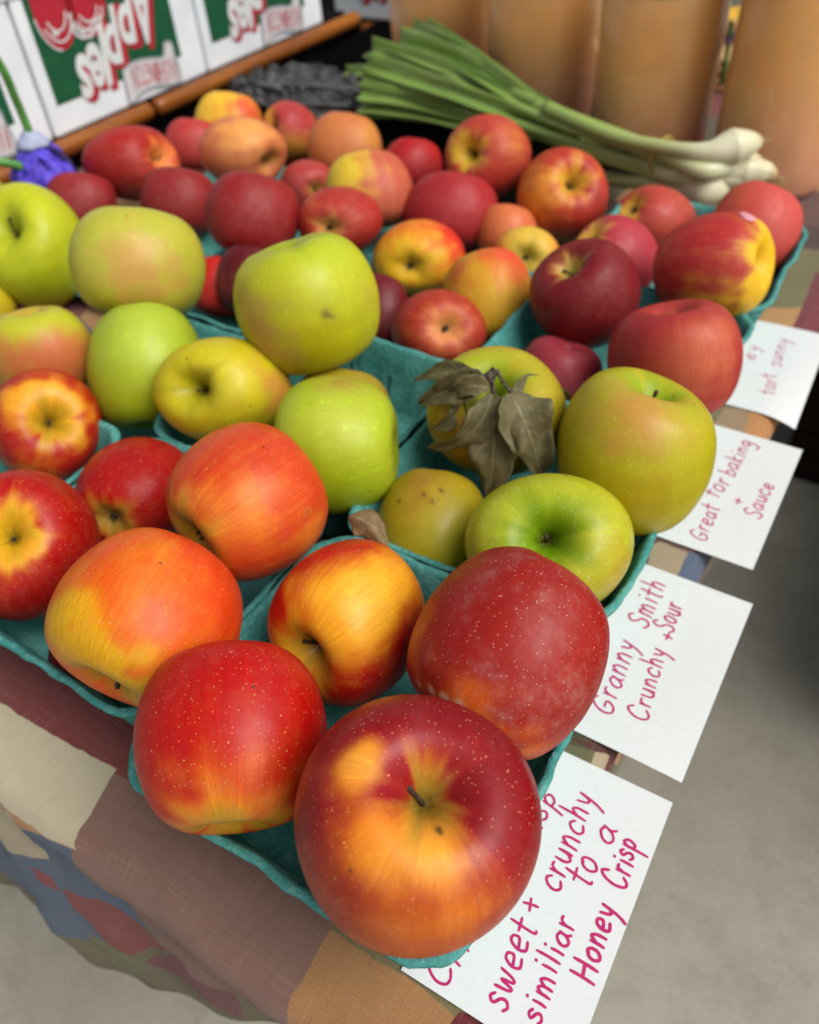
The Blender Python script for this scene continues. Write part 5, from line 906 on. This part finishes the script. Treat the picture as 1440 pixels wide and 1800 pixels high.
mb.lathe([(.035, 0), (.042, .004), (.045, .05), (.038, .12), (.030, .16), (.034, .18), (.031, .18), (.027, .16), (.035, .12), (.041, .05), (.038, .008)], 40, c=(vx, vy)); mb.V = [(v[0], v[1], v[2] + .0012) for v in mb.V]
tag(mb.build('vase', plain('vase_glaze', '8fa39a', .3)), 'plain vase just outside the left picture edge holding the flower', 'vase')

# ---------------------------------------------------------------- behind the jugs and beside the table
b = NB('pale_wood'); co = b.objco(); n1 = b.noise(1, b.scale(co, (8, 70, 70)), 4, .6); b.base(b.mix(b.ss(n1, .3, .7), 'b08a5a', 'd0ae7c')); b.rough(.6); M_PALE = b.mat
BK = {'crate': (-0.4453, 1.205, -0.1453, 1.4, 0.0415), 'blossoms': [((-0.2795, 1.19, 0.09471), 0.032, 'y'), ((-0.28009, 1.195, 0.06797), 0.022, 'p')], 'labels': {'y': 'yellow blossom seen between the two right-hand jugs', 'p': 'dark purple blossom below the yellow one in the gap between jugs'}, 'bin': ((-0.06, 1.395, 1.3, 2.0, -0.05), (0.3, 0.8, 1.3, 1.394, -0.05))}
x0, y0, x1, y1, h = BK['crate']
mb = MB()
for k in range(3):
    mb.box((x0, y0, .002 + k * h / 3), (x1, y0 + .012, .002 + (k + 1) * h / 3 - .004), .001); mb.box((x0, y1 - .012, .002 + k * h / 3), (x1, y1, .002 + (k + 1) * h / 3 - .004), .001)
    mb.box((x0, y0 + .0125, .002 + k * h / 3), (x0 + .012, y1 - .0125, .002 + (k + 1) * h / 3 - .004), .001); mb.box((x1 - .012, y0 + .0125, .002 + k * h / 3), (x1, y1 - .0125, .002 + (k + 1) * h / 3 - .004), .001)
mb.box((x0 + .0125, y0 + .0125, .003), (x1 - .0125, y1 - .0125, .01))
o = mb.build('wooden_crate', M_PALE, smooth=False); tag(o, 'pale wooden crate seen through the gap between two jugs', 'crate')
def blossom(c, R, mat, label):
    e = empty('blossom', c, label=label, cat='flower'); C0 = Vector(c)
    for k in range(8):
        a = k * math.pi / 4; d = Vector((math.cos(a), math.sin(a), .35)).normalized(); s = d.cross(Vector((0, 0, 1))).normalized(); V = []; F = []
        for j in range(9):
            q = j / 8; wv = R * .42 * math.sin(math.pi * (.1 + .8 * q)) ** .8
            for i in range(7):
                ee = (i / 6 - .5) * 2; V.append(C0 + d * (R * q) + s * ee * wv + Vector((0, 0, .15 * R * noise.noise((q * 4 + k, ee * 2, 1)) - .25 * R * q * q)))
        for j in range(8):
            for i in range(6): F.append((j * 7 + i, j * 7 + i + 1, (j + 1) * 7 + i + 1, (j + 1) * 7 + i))
        mb = MB(); mb.add(V, F); o = par(mb.build('petal', mat), e); md = o.modifiers.new('t', 'SOLIDIFY'); md.thickness = .0006
    mb = MB(); mb.tube([C0 - Vector((0, 0, .002)), Vector((C0.x, C0.y + .01, C0.z * .5)), Vector((C0.x, C0.y + .015, .012))], .003, 8); par(mb.build('stem', M_ISTEM), e)
M_YEL = plain('yellow_petal', 'd8a82c', .6, .2, 80); M_PURP = plain('purple_petal', '6a3060', .6, .3, 80)
for c, R, k in BK['blossoms']: blossom(c, R, M_YEL if k == 'y' else M_PURP, BK['labels'][k])
# dark wooden bin beyond the cards, plus unseen wing added to shade the floor
b = NB('dark_brown_wood'); co = b.objco(); n1 = b.noise(1, b.scale(co, (4, 60, 60)), 4, .6); b.base(b.mix(b.ss(n1, .3, .7), '1a0e06', '2c1a0e')); b.rough(.85); b.spec(.15); M_BIN = b.mat
mb = MB(); n = 6; hh = (BK['bin'][0][4] + .75) / n
for k in range(n * 2):
    x0, y0, x1, y1, z1 = BK['bin'][k // n]; k = k % n
    za, zb = -.749 + k * hh, -.749 + (k + 1) * hh - .006
    mb.box((x0, y0, za), (x1, y0 + .02, zb), .002); mb.box((x0, y1 - .02, za), (x1, y1, zb), .002); mb.box((x0, y0 + .0205, za), (x0 + .02, y1 - .0205, zb), .002); mb.box((x1 - .02, y0 + .0205, za), (x1, y1 - .0205, zb), .002)
for x0, y0, x1, y1, z1 in BK['bin']: mb.box((x0 + .021, y0 + .021, -.74), (x1 - .021, y1 - .021, z1 - .03))
o = mb.build('slatted_bench_shade_wing', M_BIN, smooth=False); tag(o, 'very dark brown slatted bench beyond the cards with an added unseen wing shading the floor', 'bench')
